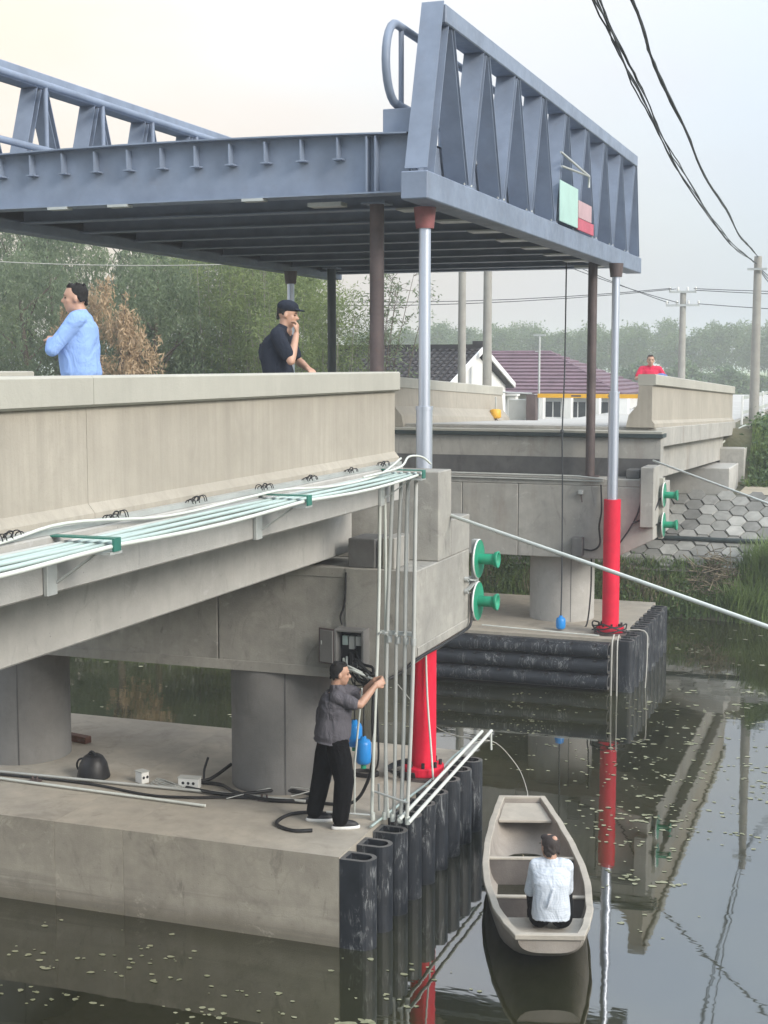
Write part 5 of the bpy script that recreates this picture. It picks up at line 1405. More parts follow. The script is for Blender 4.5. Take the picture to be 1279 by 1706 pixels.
# ropes
mb = MB(); mb.tube([(-4.65, 15.05, 3.93), (-2.85, 13.65, 3.68), (-0.98, 12.23, 3.40), (3.2, 9.0, 2.6)], 0.020, 10)
solo(mb, 'white_guy_pipe', M['conduit'], (-4.65, 15.05, 3.93), 'long white line stretched from the near pier end across the channel to the right', 'rope')
mb = MB(); mb.tube([(-4.02, 25.0, 3.93), (-1.69, 20.56, 3.66), (2.0, 13.7, 3.1)], 0.018, 10)
solo(mb, 'white_guy_pipe', M['conduit'], (-4.06, 24.9, 3.97), 'second white line stretched from the far pier top to the right', 'rope')
mb = MB(); mb.tube(smoothpath([(-4.6, 37.8, 3.35), (-4.3, 38.3, 3.6), (-3.95, 39.5, 3.95), (-3.6, 40.0, 3.95)], 6), 0.025, 8)
solo(mb, 'bank_pipe', M['conduit'], (-4.6, 37.8, 3.3), 'pale bent pipe rising beside the far abutment', 'pipe')
mb = MB(); mb.tube(smoothpath([(-4.62, 37.83, 3.4), (-4.63, 37.83, 3.0), (-4.60, 37.83, 2.55)], 4), 0.05, 8)
solo(mb, 'drain_pipe', M['black_plastic'], (-4.6, 37.8, 2.5), 'black pipe on the face of the far abutment', 'pipe')
for i, pts in enumerate([[(-4.45, 23.9, 1.0), (-4.44, 23.66, 0.85), (-4.44, 23.62, -0.05)], [(-4.37, 23.9, 1.0), (-4.35, 23.66, 0.85), (-4.34, 23.62, -0.05)], [(-4.5, 24.5, 0.96), (-4.05, 24.55, 0.98), (-3.98, 24.5, 0.7), (-3.99, 24.4, -0.05)]]):
    mb = MB(); mb.tube(smoothpath(pts, 4), 0.013, 6)
    solo(mb, 'hanging_rope', M['rope'], pts[0], ['left of two pale ropes hanging over the far footing corner', 'right of two pale ropes hanging over the far footing corner', 'pale rope hanging over the upright far fenders'][i], 'rope')
mb = MB(); mb.tube(smoothpath([(-6.9, 24.25, 0.96), (-5.6, 24.15, 0.94), (-4.75, 24.1, 0.93)], 5), 0.014, 6)
solo(mb, 'footing_pipe', M['conduit'], (-6, 24.2, 0.94), 'thin white tube lying along the front edge of the far footing', 'pipe')

# ================================================================== FAR BANK
rv = thing('stone_revetment', (-4, 33.5, 0.95), 'bank slope paved with grey hexagonal concrete blocks below the right-hand bridge', 'revetment')
A0 = Vector((0, 32.25, 1.0)); A1 = Vector((0, 34.75, 2.44)); sv = (A1 - A0).normalized(); nv = Vector((1, 0, 0)).cross(sv); SL = (A1 - A0).length
mb = MB(); mb.add([(-14, A0.y - .1, A0.z - 0.04), (6, A0.y - .1, A0.z - 0.04), (6, A1.y + .1, A1.z + 0.06), (-14, A1.y + .1, A1.z + 0.06)], [(0, 1, 2, 3)])
mb.build('mortar_bed', M['mortar'], rv)
hr_ = 0.235; hexes = []
colm = 0; x = -8.4
while x < 0.8:
    s = hr_ * 0.9 + (hr_ * 0.866 if colm % 2 else 0)
    while s < SL - 0.02:
        hexes.append((x, s)); s += hr_ * 1.732
    x += hr_ * 1.5; colm += 1
hme = []
for kk in range(3):
    mb = MB(); r0 = hr_ * 0.955; r1 = hr_ * 0.90
    ring0 = [Vector((1, 0, 0)) * math.sin(a) * r0 + sv * math.cos(a) * r0 for a in [math.pi / 6 + i * math.pi / 3 for i in range(6)]]
    ring1 = [p * (r1 / r0) * (1 + random.uniform(-.03, .03)) + nv * 0.045 for p in ring0]
    mb.add(ring0 + ring1, [(i, (i + 1) % 6, (i + 1) % 6 + 6, i + 6) for i in range(6)] + [tuple(range(6, 12))])
    o = mb.build('hex_block', M['hex'], None); hme.append(o.data); bpy.data.objects.remove(o)
for (x, s) in hexes:
    o = bpy.data.objects.new('hex_block', random.choice(hme)); COL.objects.link(o); o.parent = rv
    p = A0 + sv * s + Vector((x, 0, 0)) + nv * (0.03 + random.uniform(-0.012, 0.015))
    o.location = p - Vector((-4, 33.5, 0.95)); o.rotation_euler = (random.uniform(-.03, .03), random.uniform(-.03, .03), random.uniform(-.03, .03))
mb = MB(); mb.tube([(-9, 33.1, 1.62), (-3.5, 33.05, 1.60), (-1.5, 33.0, 1.62), (3, 32.9, 1.58)], 0.055, 10)
solo(mb, 'bank_pipe', M['steel_dgreen'], (-4, 33, 1.6), 'dark pipe running along the hexagonal paving of the bank', 'pipe')

def leafcloud(P, size, ratio, droop=0.0, up=0.0, jit=0.4):
    """one triangle-pair (quad) leaf per point, numpy"""
    n = len(P); d = rng.normal(size=(n, 3)); d[:, 2] = d[:, 2] * 0.6 - droop + up
    d /= np.linalg.norm(d, axis=1)[:, None]
    e = rng.normal(size=(n, 3)); e -= d * (e * d).sum(1)[:, None]; e /= np.linalg.norm(e, axis=1)[:, None]
    s = size * (1 + jit * rng.uniform(-1, 1, n))[:, None]
    a = P - d * s * 0.5; b = P + e * s * ratio * 0.5; c = P + d * s * 0.5; f = P - e * s * ratio * 0.5
    V = np.stack([a, b, c, f], 1).reshape(-1, 3)
    F = np.arange(n * 4).reshape(n, 4)
    return V, F
def tree_mesh(kind, seed):
    g = np.random.default_rng(seed); pts = []
    if kind == 'willow':        # 8 m high, hanging strands
        H = 8.0
        for k in range(330):
            a = g.uniform(0, 2 * math.pi); h = g.uniform(0.18, 1.0) ** 0.8 * H; rmax = 2.3 * math.sin(math.pi * min(0.97, (h / H) * 0.72 + 0.22)) ** 0.7
            r = rmax * (g.uniform(0.15, 1.0) ** 0.55)
            c = np.array([math.cos(a) * r, math.sin(a) * r, h])
            L = g.uniform(0.5, 1.4); m = 46
            t = g.uniform(0, 1, m)
            q = np.stack([c[0] + math.cos(a) * 0.25 * t + g.normal(0, 0.11, m), c[1] + math.sin(a) * 0.25 * t + g.normal(0, 0.11, m), c[2] - t * L + g.normal(0, 0.04, m)], 1)
            pts.append(q)
        P = np.concatenate(pts); P = P[P[:, 2] > 0.2]
        return leafcloud(P, 0.19, 0.20, droop=1.3)
    if kind == 'bamboo':
        H = 7.5
        for k in range(260):
            a = g.uniform(0, 2 * math.pi); h = g.uniform(0.1, 1.0) * H; r = (0.5 + 1.3 * (1 - abs(h / H - 0.5))) * g.uniform(0.1, 1) ** 0.6
            m = 42; t = g.normal(0, 0.26, (m, 3)); t[:, 2] *= 0.9
            pts.append(np.array([math.cos(a) * r, math.sin(a) * r, h]) + t)
        P = np.concatenate(pts); P = P[P[:, 2] > 0.1]
        return leafcloud(P, 0.17, 0.22, droop=0.7)
    if kind == 'poplar':
        H = 8.5
        for k in range(95):
            h = g.uniform(0.40, 1.0) * H; a = g.uniform(0, 2 * math.pi)
            r = 2.3 * math.sin(math.pi * min(1, max(0.02, (h / H - 0.30) / 0.76))) ** 0.8 * g.uniform(0.1, 1) ** 0.5
            m = 30; pts.append(np.array([math.cos(a) * r, math.sin(a) * r, h + g.normal(0, .3)]) + g.normal(0, 0.36, (m, 3)))
        return leafcloud(np.concatenate(pts), 0.34, 0.6)
    if kind == 'shrub':
        for k in range(70):
            a = g.uniform(0, 2 * math.pi); ph = g.uniform(0, 1) ** 0.5; z = g.uniform(0.0, 1.0)
            r = 1.25 * math.sqrt(max(0, 1 - z * z * 0.9)) * ph
            m = 40; pts.append(np.array([math.cos(a) * r, math.sin(a) * r, z * 2.0 + 0.15]) + g.normal(0, 0.20, (m, 3)))
        P = np.concatenate(pts); P = P[P[:, 2] > 0]
        return leafcloud(P, 0.26, 0.6)
def mesh_only(V, F, mat):
    o = npmesh('tmp', V, F, mat); me = o.data; bpy.data.objects.remove(o); return me
CR = {}
def make_tree(name, kind, mat, x, y, z, s, sz, label, cat, group, trunk=0.12, stems=1, H=8.0, bark='bark', nvar=3):
    t = thing(name, (x, y, z), label, cat, group)
    key = (kind, mat)
    if key not in CR: CR[key] = [mesh_only(*tree_mesh(kind, 100 + i + len(CR) * 7), M[mat]) for i in range(nvar)]
    me = random.choice(CR[key]); me.name = 'crown'
    c = bpy.data.objects.new('crown', me); COL.objects.link(c); c.parent = t
    c.scale = (s, s, sz); c.rotation_euler = (0, 0, random.uniform(0, 6.28))
    mb = MB()
    for q in range(stems):
        a = random.uniform(0, 6.28); r_ = 0 if stems == 1 else random.uniform(0.1, 0.9) * s
        lean = random.uniform(0.02, 0.10) * H * sz
        b0 = Vector((x + r_ * math.cos(a), y + r_ * math.sin(a), z - 0.2)); 
        b1 = b0 + Vector((lean * math.cos(a), lean * math.sin(a), H * sz * 0.92))
        mid = (b0 + b1) / 2 + Vector((random.uniform(-.15, .15), random.uniform(-.15, .15), 0))
        mb.tube([b0, mid, b1], [trunk * s, trunk * s * 0.7, trunk * s * 0.2], 7)
        if stems == 1:
            for w in range(6):
                f = random.uniform(0.35, 0.85); p = b0 + (b1 - b0) * f; aa = random.uniform(0, 6.28); L = random.uniform(0.8, 1.9) * s
                mb.tube([p, p + Vector((math.cos(aa) * L * .6, math.sin(aa) * L * .6, L * .5)), p + Vector((math.cos(aa) * L, math.sin(aa) * L, L * 1.0))], [trunk * s * .4, trunk * s * .25, trunk * s * .08], 5)
    mb.build('trunk', M[bark], t)
    return t
random.seed(21)
# willow and bamboo thicket on the left far bank
WL = [(-33.5, 43, 1.0, 1.0), (-30.5, 39.5, 1.0, 0.98), (-28.0, 44, 1.15, 1.12), (-26.0, 39.0, 1.0, 0.86), (-23.6, 42.5, 1.0, 0.98), (-21.4, 38.6, 0.95, 0.82), (-19.6, 43, 1.1, 0.92), (-36, 40, 1.1, 1.05), (-31.5, 47, 1.2, 1.2), (-24.5, 47, 1.2, 1.1)]
side_w = ['far left', 'left', 'left of centre', 'behind the blue-shirted man', 'right of the dead brown one', 'in the middle of the thicket', 'tall one in the back row', 'leftmost', 'back row far left', 'back row middle']
for i, (x, y, s, sz) in enumerate(WL):
    make_tree('willow_tree', 'willow', 'leaf_willow', x, y, 2.3, s, sz, 'drooping grey-green willow-like tree, %s' % side_w[i], 'tree', 'trees of the left thicket', 0.14)
BB = [(-18.0, 39.5, 1.0, 0.92), (-15.9, 37.2, 0.9, 0.80), (-20.2, 40.5, 1.0, 0.95), (-14.6, 36.8, 0.62, 0.70), (-18.9, 42.5, 1.1, 0.98), (-22.8, 40.2, 0.9, 0.7), (-29.3, 41.0, 1.0, 0.72)]
bbw = ['behind the man in black', 'right of the man in black', 'left of the man in black', 'thin one nearest the tiled house', 'back row behind the brown post', 'low one in the middle', 'low one on the left']
for i, (x, y, s, sz) in enumerate(BB):
    make_tree('bamboo_clump', 'bamboo', 'leaf_bamboo' if i != 5 else 'leaf_willow', x, y, 2.3, s, sz, 'feathery bamboo clump, %s' % bbw[i], 'bamboo', 'bamboo clumps of the left thicket', 0.035, 16, 7.5, 'bark_pale')
dt_ = thing('dead_tree', (-21.4, 36.2, 2.0), 'loose dead brown tree standing out of the green thicket by the blue-shirted man', 'tree')
g = np.random.default_rng(77); pts = []
for (cx_, cy_, cz_, rr, m) in [(-21.0, 36.2, 7.0, 0.42, 9), (-20.7, 36.2, 6.4, 0.45, 12), (-21.5, 36.3, 6.9, 0.4, 8), (-20.5, 36.1, 5.6, 0.45, 10), (-21.2, 36.2, 5.8, 0.5, 14), (-22.5, 36.4, 7.25, 0.38, 9), (-23.0, 36.5, 6.9, 0.35, 8), (-22.1, 36.3, 7.5, 0.3, 5), (-21.5, 36.0, 8.0, 0.22, 3), (-20.9, 36.2, 4.6, 0.5, 8), (-20.2, 36.2, 4.9, 0.3, 4)]:
    for q in range(m * 3):
        c_ = np.array([cx_, cy_, cz_]) + g.normal(0, rr * 0.6, 3); L = g.uniform(0.3, 0.9); n_ = 30; t_ = g.uniform(0, 1, n_)
        pts.append(np.stack([c_[0] + g.normal(0, .07, n_), c_[1] + g.normal(0, .07, n_), c_[2] - t_ * L], 1))
V, F = leafcloud(np.concatenate(pts) - np.array([-21.4, 36.2, 2.0]), 0.17, 0.2, 1.3); npmesh('crown', V, F, M['leaf_dead'], dt_)
mb = MB(); mb.tube([(-21.4, 36.2, 1.9), (-21.3, 36.2, 4.5), (-21.0, 36.2, 7.2)], [0.14, 0.10, 0.03], 7); mb.tube([(-21.35, 36.2, 4.0), (-22.4, 36.4, 7.2)], [0.08, 0.03], 6); mb.tube([(-21.3, 36.2, 4.3), (-20.5, 36.2, 6.0)], [0.07, 0.02], 6)
mb.build('trunk', M['bark'], dt_)
# thin bare bamboo stems beside the house
t = thing('bare_bamboo', (-13.3, 36.5, 2.4), 'sparse leaning bamboo stems against the sky left of the chrome cylinder', 'bamboo')
mb = MB(); LP = []
for q in range(9):
    b0 = Vector((-13.7 + q * 0.10, 36.5 + random.uniform(-.4, .4), 2.3)); tip = b0 + Vector((random.uniform(-0.2, 1.1), 0, random.uniform(4.6, 6.2)))
    mid = (b0 + tip) / 2 + Vector((-0.15, 0, 0.3)); pth = smoothpath([b0, mid, tip], 6); mb.tube(pth, [0.022 * (1 - 0.8 * i / (len(pth) - 1)) for i in range(len(pth))], 5)
    for p in pth[3:]:
        for w in range(3):
            e = p + Vector((random.uniform(-.4, .4), random.uniform(-.3, .3), random.uniform(.0, .35))); mb.tube([p, e], 0.006, 4)
            LP.append(np.array(e) + rng.normal(0, 0.07, (9, 3)))
mb.build('stem', M['bark'], t)
V, F = leafcloud(np.concatenate(LP) - np.array([-13.3, 36.5, 2.4]), 0.13, 0.25, 0.5); npmesh('leaves', V, F, M['leaf_willow'], t)
# distant line of poplars and the shrubs below them
k_ = 0
for row, (Y, dx, off, zs_) in enumerate([(200, 2.5, 0, 0.96), (222, 2.7, 1.4, 1.08)]):
    x = -78 + off
    while x < -4:
        s = random.uniform(0.85, 1.15)
        make_tree('poplar_tree', 'poplar', 'leaf_far', x + random.uniform(-.8, .8), Y + random.uniform(-4, 4), 2.3, s, zs_ * random.uniform(0.86, 1.04), 'slender pale-trunked tree in the hazy row on the horizon', 'tree', 'poplars along the horizon', 0.13, 1, 8.5, 'bark_pale', 4)
        x += dx * random.uniform(0.75, 1.2)
for row, (Y, dx) in enumerate([(150, 2.3), (170, 2.6), (128, 3.4)]):
    x = -60 if row < 2 else -34
    while x < -3:
        if not (row == 2 and x > -8.6):
            s = random.uniform(0.8, 1.4) * (1.15 if row < 2 else 0.9)
            make_tree('shrub', 'shrub', 'leaf_shrub', x, Y + random.uniform(-5, 5), 2.3, s, s * random.uniform(0.75, 1.2) * (0.95 if row < 2 else 0.62), 'rounded green shrub below the distant row of poplars', 'shrub', 'shrubs below the poplars', 0.05, 1, 1.8, 'bark', 4)
        x += dx * random.uniform(0.7, 1.2)

# weeds on the bank (uncountable)
def weeds(name, n, fx, h, mat, label, lean=0.35, w=0.012):
    X, Y, Z = fx(n); ang = rng.uniform(0, 2 * math.pi, n); hh = h * rng.uniform(0.4, 1.2, n); ln = lean * hh * rng.uniform(0.2, 1.5, n)
    b = np.stack([X, Y, Z], 1); dx = np.stack([np.cos(ang), np.sin(ang), np.zeros(n)], 1); pr = np.stack([-np.sin(ang), np.cos(ang), np.zeros(n)], 1)
    m1 = b + dx * ln[:, None] * 0.35 + np.array([0, 0, 1]) * hh[:, None] * 0.6; tp = b + dx * ln[:, None] + np.array([0, 0, 1]) * hh[:, None]
    ww = w * rng.uniform(0.6, 1.4, n)[:, None]
    V = np.stack([b - pr * ww, b + pr * ww, m1 + pr * ww * .8, m1 - pr * ww * .8, tp + pr * ww * .1, tp - pr * ww * .1], 1).reshape(-1, 3)
    i = np.arange(n)[:, None] * 6; F = np.concatenate([i + np.array([[0, 1, 2, 3]]), i + np.array([[3, 2, 4, 5]])])
    o = npmesh(name, V, F, M[mat]); tag(o, label, name.replace('_', ' '), kind='stuff'); return o
gh = np.vectorize(ground_h)
def band(x0, x1, y0, y1, cl=0):
    def f(n):
        X = rng.uniform(x0, x1, n); Y = rng.uniform(y0, y1, n)
        if cl:
            cxs = rng.uniform(x0, x1, cl); cys = rng.uniform(y0, y1, cl); i = rng.integers(0, cl, n)
            X = cxs[i] + rng.normal(0, 0.22, n); Y = cys[i] + rng.normal(0, 0.12, n)
        return X, Y, gh(X, Y) - 0.03
    return f
weeds('bank_weeds', 30000, band(-16, 4, 31.55, 32.4), 0.30, 'grass', 'green weeds growing along the foot of the far bank above the water')
weeds('tall_bank_grass', 15000, band(-3.1, 3, 31.5, 32.6, 24), 0.75, 'grass', 'tall green grass on the far bank at the right edge', 0.5)
weeds('bank_grass', 45000, band(-60, -9, 31.5, 36), 0.45, 'grass', 'grass covering the left far bank under the trees', w=0.02)
weeds('verge_weeds', 60000, band(-3.6, 3, 37.0, 43), 0.26, 'grass', 'weeds on the embankment slope beside the far abutment')
weeds('dry_reeds', 3500, band(-10, -3.6, 31.6, 32.3, 10), 0.30, 'straw', 'dry straw between the weeds of the far bank')
def leafpatch(name, n, x0, x1, y0, y1, h, size, mat, label, cl):
    cx_ = rng.uniform(x0, x1, cl); cy_ = rng.uniform(y0, y1, cl); i = rng.integers(0, cl, n)
    X = cx_[i] + rng.normal(0, 0.22, n); Y = cy_[i] + rng.normal(0, 0.18, n); Z = gh(X, Y) + np.abs(rng.normal(0, h, n))
    V, F = leafcloud(np.stack([X, Y, Z], 1), size, 0.5); o = npmesh(name, V, F, M[mat]); tag(o, label, name.replace('_', ' '), kind='stuff')
leafpatch('creeping_plants', 16000, -13, 2, 31.6, 32.5, 0.16, 0.075, 'leaf_shrub', 'leafy ground plants on the lower far bank', 60)
leafpatch('slope_plants', 22000, -3.3, 2.0, 36.9, 42.5, 0.2, 0.12, 'leaf_shrub', 'leafy plants on the slope under the utility pole', 90)
# pile of cut brush
mb = MB(); random.seed(5)
for i in range(260):
    c = Vector((random.gauss(-3.75, 0.32), random.gauss(32.15, 0.18), 0)); c.z = ground_h(c.x, c.y) + random.uniform(0.0, 0.38) * max(0.2, 1 - abs(c.x + 3.75))
    d = Vector((random.uniform(-1, 1), random.uniform(-.7, .7), random.uniform(-.25, .45))).normalized() * random.uniform(0.10, 0.42)
    mb.tube([c - d, c + d * 0.2 + Vector((0, 0, random.uniform(-.04, .04))), c + d], random.uniform(0.006, 0.014), 4)
solo(mb, 'brush_pile', M['straw'], (-3.75, 32.1, 0.9), 'heap of dry cut branches on the bank at the right', 'brush pile')

# floating leaves and duckweed
def pads():
    V = []; F = []
    g = np.random.default_rng(4)
    def pad(x, y, r):
        n = g.integers(5, 8); a0 = g.uniform(0, 6.28); b = len(V)
        for i in range(n):
            a = a0 + 2 * math.pi * i / n; rr = r * g.uniform(0.55, 1.15)
            V.append((x + math.cos(a) * rr, y + math.sin(a) * rr * 0.75, 0.004 + g.uniform(0, 0.003)))
        for i in range(1, n - 1): F.append((b, b + i, b + i + 1))
    zones = [(330, -4.1, -1.2, 16.5, 23.5, 0.035), (130, -3.6, -2.2, 13.5, 17.5, 0.035), (300, -9, -2, 18, 23.8, 0.022), (200, -8, -3.2, 9.2, 12.2, 0.028), (240, -4, 3, 23, 31, 0.05), (300, -20, -8, 17, 31, 0.05)]
    for n, x0, x1, y0, y1, r in zones:
        cl = max(8, n // 6); cx_ = g.uniform(x0, x1, cl); cy_ = g.uniform(y0, y1, cl)
        for i in range(n):
            j = g.integers(0, cl)
            if g.random() < 0.72: x = cx_[j] + g.normal(0, 0.20); y = cy_[j] + g.normal(0, 0.07)
            else: x = g.uniform(x0, x1); y = g.uniform(y0, y1)
            if y > 12.25 and y < 16.5 and x < -4.3: continue
            if 23.6 < y < 28.3 and x < -4.0: continue
            lx = Matrix.Rotation(-brot, 3, 'Z') @ (Vector((x, y, 0)) - BOAT_O)
            if -0.1 < lx.y < BL + 0.1 and abs(lx.x) < 0.75: continue
            pad(x, y, r * g.uniform(0.4, 1.5))
    for (x, y, r) in [(-4.35, 10.75, 0.10), (-4.1, 10.9, 0.06), (-6.2, 11.0, 0.04), (-3.0, 10.6, 0.07), (-7.3, 10.9, 0.04)]:
        for q in range(5): pad(x + g.normal(0, r * .7), y + g.normal(0, r * .4), r * .8)
    me = bpy.data.meshes.new('floating_leaves'); me.from_pydata(V, [], F); me.materials.append(M['pad'])
    o = bpy.data.objects.new('floating_leaves', me); COL.objects.link(o)
    tag(o, 'small yellow-green leaves floating in drifts on the canal', 'floating leaves', kind='stuff')
pads()

# ================================================================== HOUSES
h1 = thing('tiled_house', (-12.6, 43, 2.4), 'white house with dark tiled gable roof behind the pale parapet', 'house')
gx = -12.45; yr = 42.9; hw_ = 3.7; ze = 4.88; zr = 6.0; xl = -17.4
mb = MB(); mb.prism([(yr - hw_ + .2, 2.3), (yr + hw_ - .2, 2.3), (yr + hw_ - .2, ze + 0.05), (yr, zr - 0.08), (yr - hw_ + .2, ze + 0.05)], 0, xl, gx); mb.build('wall', M['white_wall'], h1)
for s in (-1, 1):
    mb = MB(); e = Vector((0, yr + s * (hw_ + 0.1), ze - 0.06)); r_ = Vector((0, yr, zr)); d = (e - r_)
    v = [Vector((xl - .2, 0, 0)) + r_, Vector((gx + .22, 0, 0)) + r_, Vector((gx + .22, 0, 0)) + e, Vector((xl - .2, 0, 0)) + e]
    v2 = [p + Vector((0, 0, 0.07)) for p in v]
    mb.add(v + v2, [(0, 1, 2, 3), (7, 6, 5, 4), (0, 4, 5, 1), (1, 5, 6, 2), (2, 6, 7, 3), (3, 7, 4, 0)])
    rf = mb.build('roof', M['house_roof'], h1)
    mb = MB(); mb.bar(Vector((gx + .24, 0, .10)) + r_, Vector((gx + .24, 0, .10)) + e, 0.06, 0.16); mb.build('barge_board', M['white_wall'], h1)
    if s < 0:
        x = gx + 0.1
        k2 = 0
        while x > -17.6:
            mb = MB(); n_ = 12
            for q in range(n_):
                a = r_ + d * (q / n_); b = r_ + d * ((q + 1.05) / n_); up = Vector((0, 0, 0.085 + 0.012))
                mb.cyl(Vector((x, 0, 0)) + a + up + Vector((0, 0, -.012)), Vector((x, 0, 0)) + b + up + Vector((0, 0, 0.012)), 0.05, 0.06, seg=6, cap=False)
            mb.build('tile_row', M['house_roof'], rf); x -= 0.205; k2 += 1
mb = MB(); mb.box(xl - .25, gx + .25, yr - .10, yr + .10, zr + 0.05, zr + 0.24); mb.box(gx - 0.1, gx + .3, yr - .12, yr + .12, zr + .2, zr + .34); mb.build('ridge', M['house_roof'], h1)
h2 = thing('red_roofed_house', (-12, 58, 2.4), 'white building with faded red ribbed hip roof beyond the bridge', 'house')
xa, xb, ya, yb, ze2, zr2 = -21.5, -10.1, 55.0, 63.5, 4.45, 6.12
mb = MB(); mb.box(xa + .3, xb - .35, ya + .4, yb - .4, 2.3, ze2 - 0.02); mb.build('wall', M['white_wall'], h2)
rx0, rx1, ry = -19.0, -13.9, 59.2
V = [(xa, ya, ze2), (xb, ya, ze2), (xb, yb, ze2), (xa, yb, ze2), (rx0, ry, zr2), (rx1, ry, zr2)]
mb = MB(); mb.add(V, [(0, 1, 5, 4), (1, 2, 5), (2, 3, 4, 5), (3, 0, 4), (3, 2, 1, 0)]); rf2 = mb.build('roof', M['house_roof_red'], h2)
nb_ = 12
for i in range(nb_):
    f0, f1 = i / nb_, (i + 1) / nb_
    def E(f, side): return Vector(V[0 if side == 0 else 1]).lerp(Vector(V[4 if side == 0 else 5]), f)
    a, b, c_, d = E(f0, 0), E(f0, 1), E(f1, 1), E(f1, 0); lift = Vector((0, -0.02, 0.075)); l2 = Vector((0, 0, 0.012))
    mb = MB(); mb.add([a, b, a + lift, b + lift, c_ + l2, d + l2], [(0, 1, 3, 2), (2, 3, 4, 5)]); mb.build('roof_panel', M['house_roof_red'], rf2)
    p, q = Vector(V[1]).lerp(Vector(V[5]), f0), Vector(V[2]).lerp(Vector(V[5]), f0); p2, q2 = Vector(V[1]).lerp(Vector(V[5]), f1), Vector(V[2]).lerp(Vector(V[5]), f1)
    mb = MB(); l3 = Vector((0.02, 0, 0.075)); mb.add([p, q, p + l3, q + l3, q2 + l2, p2 + l2], [(0, 1, 3, 2), (2, 3, 4, 5)]); mb.build('roof_panel', M['house_roof_red'], rf2)
mb = MB(); mb.tube([V[4], V[5]], 0.09, 6); mb.tube([V[1], V[5]], 0.07, 6); mb.build('ridge', M['house_roof_red'], h2)
for i, x in enumerate([-14.2, -12.9, -11.9, -11.0]):
    mb = MB(); mb.box(x - .3, x + .3, ya + .36, ya + .397, 3.25, 4.15); w_ = mb.build('window', M['glass'], h2)
    mb = MB(); mb.box(x - .34, x + .34, ya + .33, ya + .36, 3.20, 3.25); mb.box(x - .02, x + .02, ya + .33, ya + .36, 3.25, 4.15); mb.build('window_frame', M['white'], w_)
# white wall / gate pillars in front
t = thing('white_yard_wall', (-9, 47, 2.4), 'white yard wall with pillars and dark gate openings below the red roof', 'wall')
for i, x in enumerate(np.arange(-13.3, -6.8, 0.95)):
    mb = MB(); mb.box(x - .16, x + .16, 46.85, 47.15, 2.3, 4.55); p = mb.build('pillar', M['white'], t, 0.02)
    mb = MB(); mb.box(x - .2, x + .2, 46.8, 47.2, 4.553, 4.62); mb.build('pillar_cap', M['white'], p)
mb = MB(); mb.box(-13.3, -7.0, 46.95, 47.05, 2.3, 3.85); mb.build('wall_panel', M['white_wall'], t)
# barrier gate
t = thing('barrier_gate', (-8.4, 34.2, 4.1), 'raised-road barrier with long yellow boom and grey post', 'barrier')
mb = MB(); mb.box(-8.62, -8.38, 34.1, 34.35, 4.0, 4.88); mb.build('post', M['steel_dark'], t, 0.01)
mb = MB(); mb.box(-8.36, -4.75, 34.2, 34.24, 4.80, 4.90); bm_ = mb.build('boom', M['yellow'], t)
for x in (-7.4, -6.5, -5.5): 
    mb = MB(); mb.box(x - .12, x + .12, 34.196, 34.199, 4.83, 4.87); mb.build('boom_stripe', M['steel_dark'], bm_)
mb = MB(); mb.tube([(-9.3, 34.1, 4.93), (-8.5, 34.2, 4.90)], 0.02, 6); mb.build('tail_rod', M['galv'], t)
mb = MB(); mb.box(-9.1, -8.65, 34.25, 34.5, 4.0, 4.75); mb.build('cabinet', M['conduit_grey'], t, 0.01)
# yellow lamp on a stand
t = thing('warning_lamp', (-8.98, 32.6, 4.15), 'yellow round lamp on spread legs standing beside the barrier', 'lamp')
mb = MB(); mb.lathe((-8.98, 32.6, 4.34), [(0, 0), (0.10, 0.0), (0.13, 0.03), (0.13, 0.2), (0.08, 0.22), (0, 0.22)], seg=20); mb.build('lamp_body', M['yellow'], t)
mb = MB(); mb.cyl((-8.98, 32.6, 4.56), (-8.98, 32.6, 4.85), 0.02, seg=8); mb.build('mast', M['galv'], t)
for a in (0.4, 1.9, 3.3, 4.9):
    mb = MB(); mb.tube([(-8.98, 32.6, 4.36), (-8.98 + .18 * math.cos(a), 32.6 + .18 * math.sin(a), 4.10)], 0.010, 6); mb.build('leg', M['steel_dark'], t)
# street sign mast (thin pole with round top) and satellite dish style lamp
t = thing('thin_lamp_mast', (-8.6, 37.5, 3.9), 'thin grey mast with small arms in front of the red roof', 'mast')
mb = MB(); mb.cyl((-9.25, 38, 3.6), (-9.25, 38, 6.4), 0.03, seg=8); mb.build('mast', M['galv'], t)
mb = MB(); mb.box(-9.42, -9.08, 37.97, 38.03, 6.38, 6.43); mb.box(-9.36, -9.25, 37.97, 38.03, 5.95, 5.98); mb.build('arm', M['galv'], t)

# ================================================================== POLES AND WIRES
def pole(x, y, z0, z1, r0, r1, label, arms=None):
    t = thing('utility_pole', (x, y, z0), label, 'utility pole')
    mb = MB(); mb.cyl((x, y, z0 - 0.3), (x, y, z1), r0, r1, seg=20); mb.build('shaft', M['pole_conc'], t)
    for (dz, w, ang) in (arms or []):
        ca, sa = math.cos(ang), math.sin(ang)
        mb = MB(); mb.obox((x, y - 0.12, z1 - dz), (w / 2 * ca, w / 2 * sa, 0), (-0.04 * sa, 0.04 * ca, 0), (0, 0, 0.045)); cr = mb.build('crossarm', M['galv'], t)
        for f in (-0.95, -0.35, 0.35, 0.95):
            mb = MB(); mb.lathe((x + f * w / 2 * ca, y - 0.12 + f * w / 2 * sa, z1 - dz + 0.046), [(0.0, 0), (0.05, 0.0), (0.03, 0.03), (0.06, 0.06), (0.03, 0.10), (0.05, 0.13), (0, 0.16)], seg=10); mb.build('insulator', M['white'], cr)
pole(-3.72, 40.0, 3.0, 8.52, 0.15, 0.10, 'near concrete utility pole at the right edge, cable bundles tied to its top')
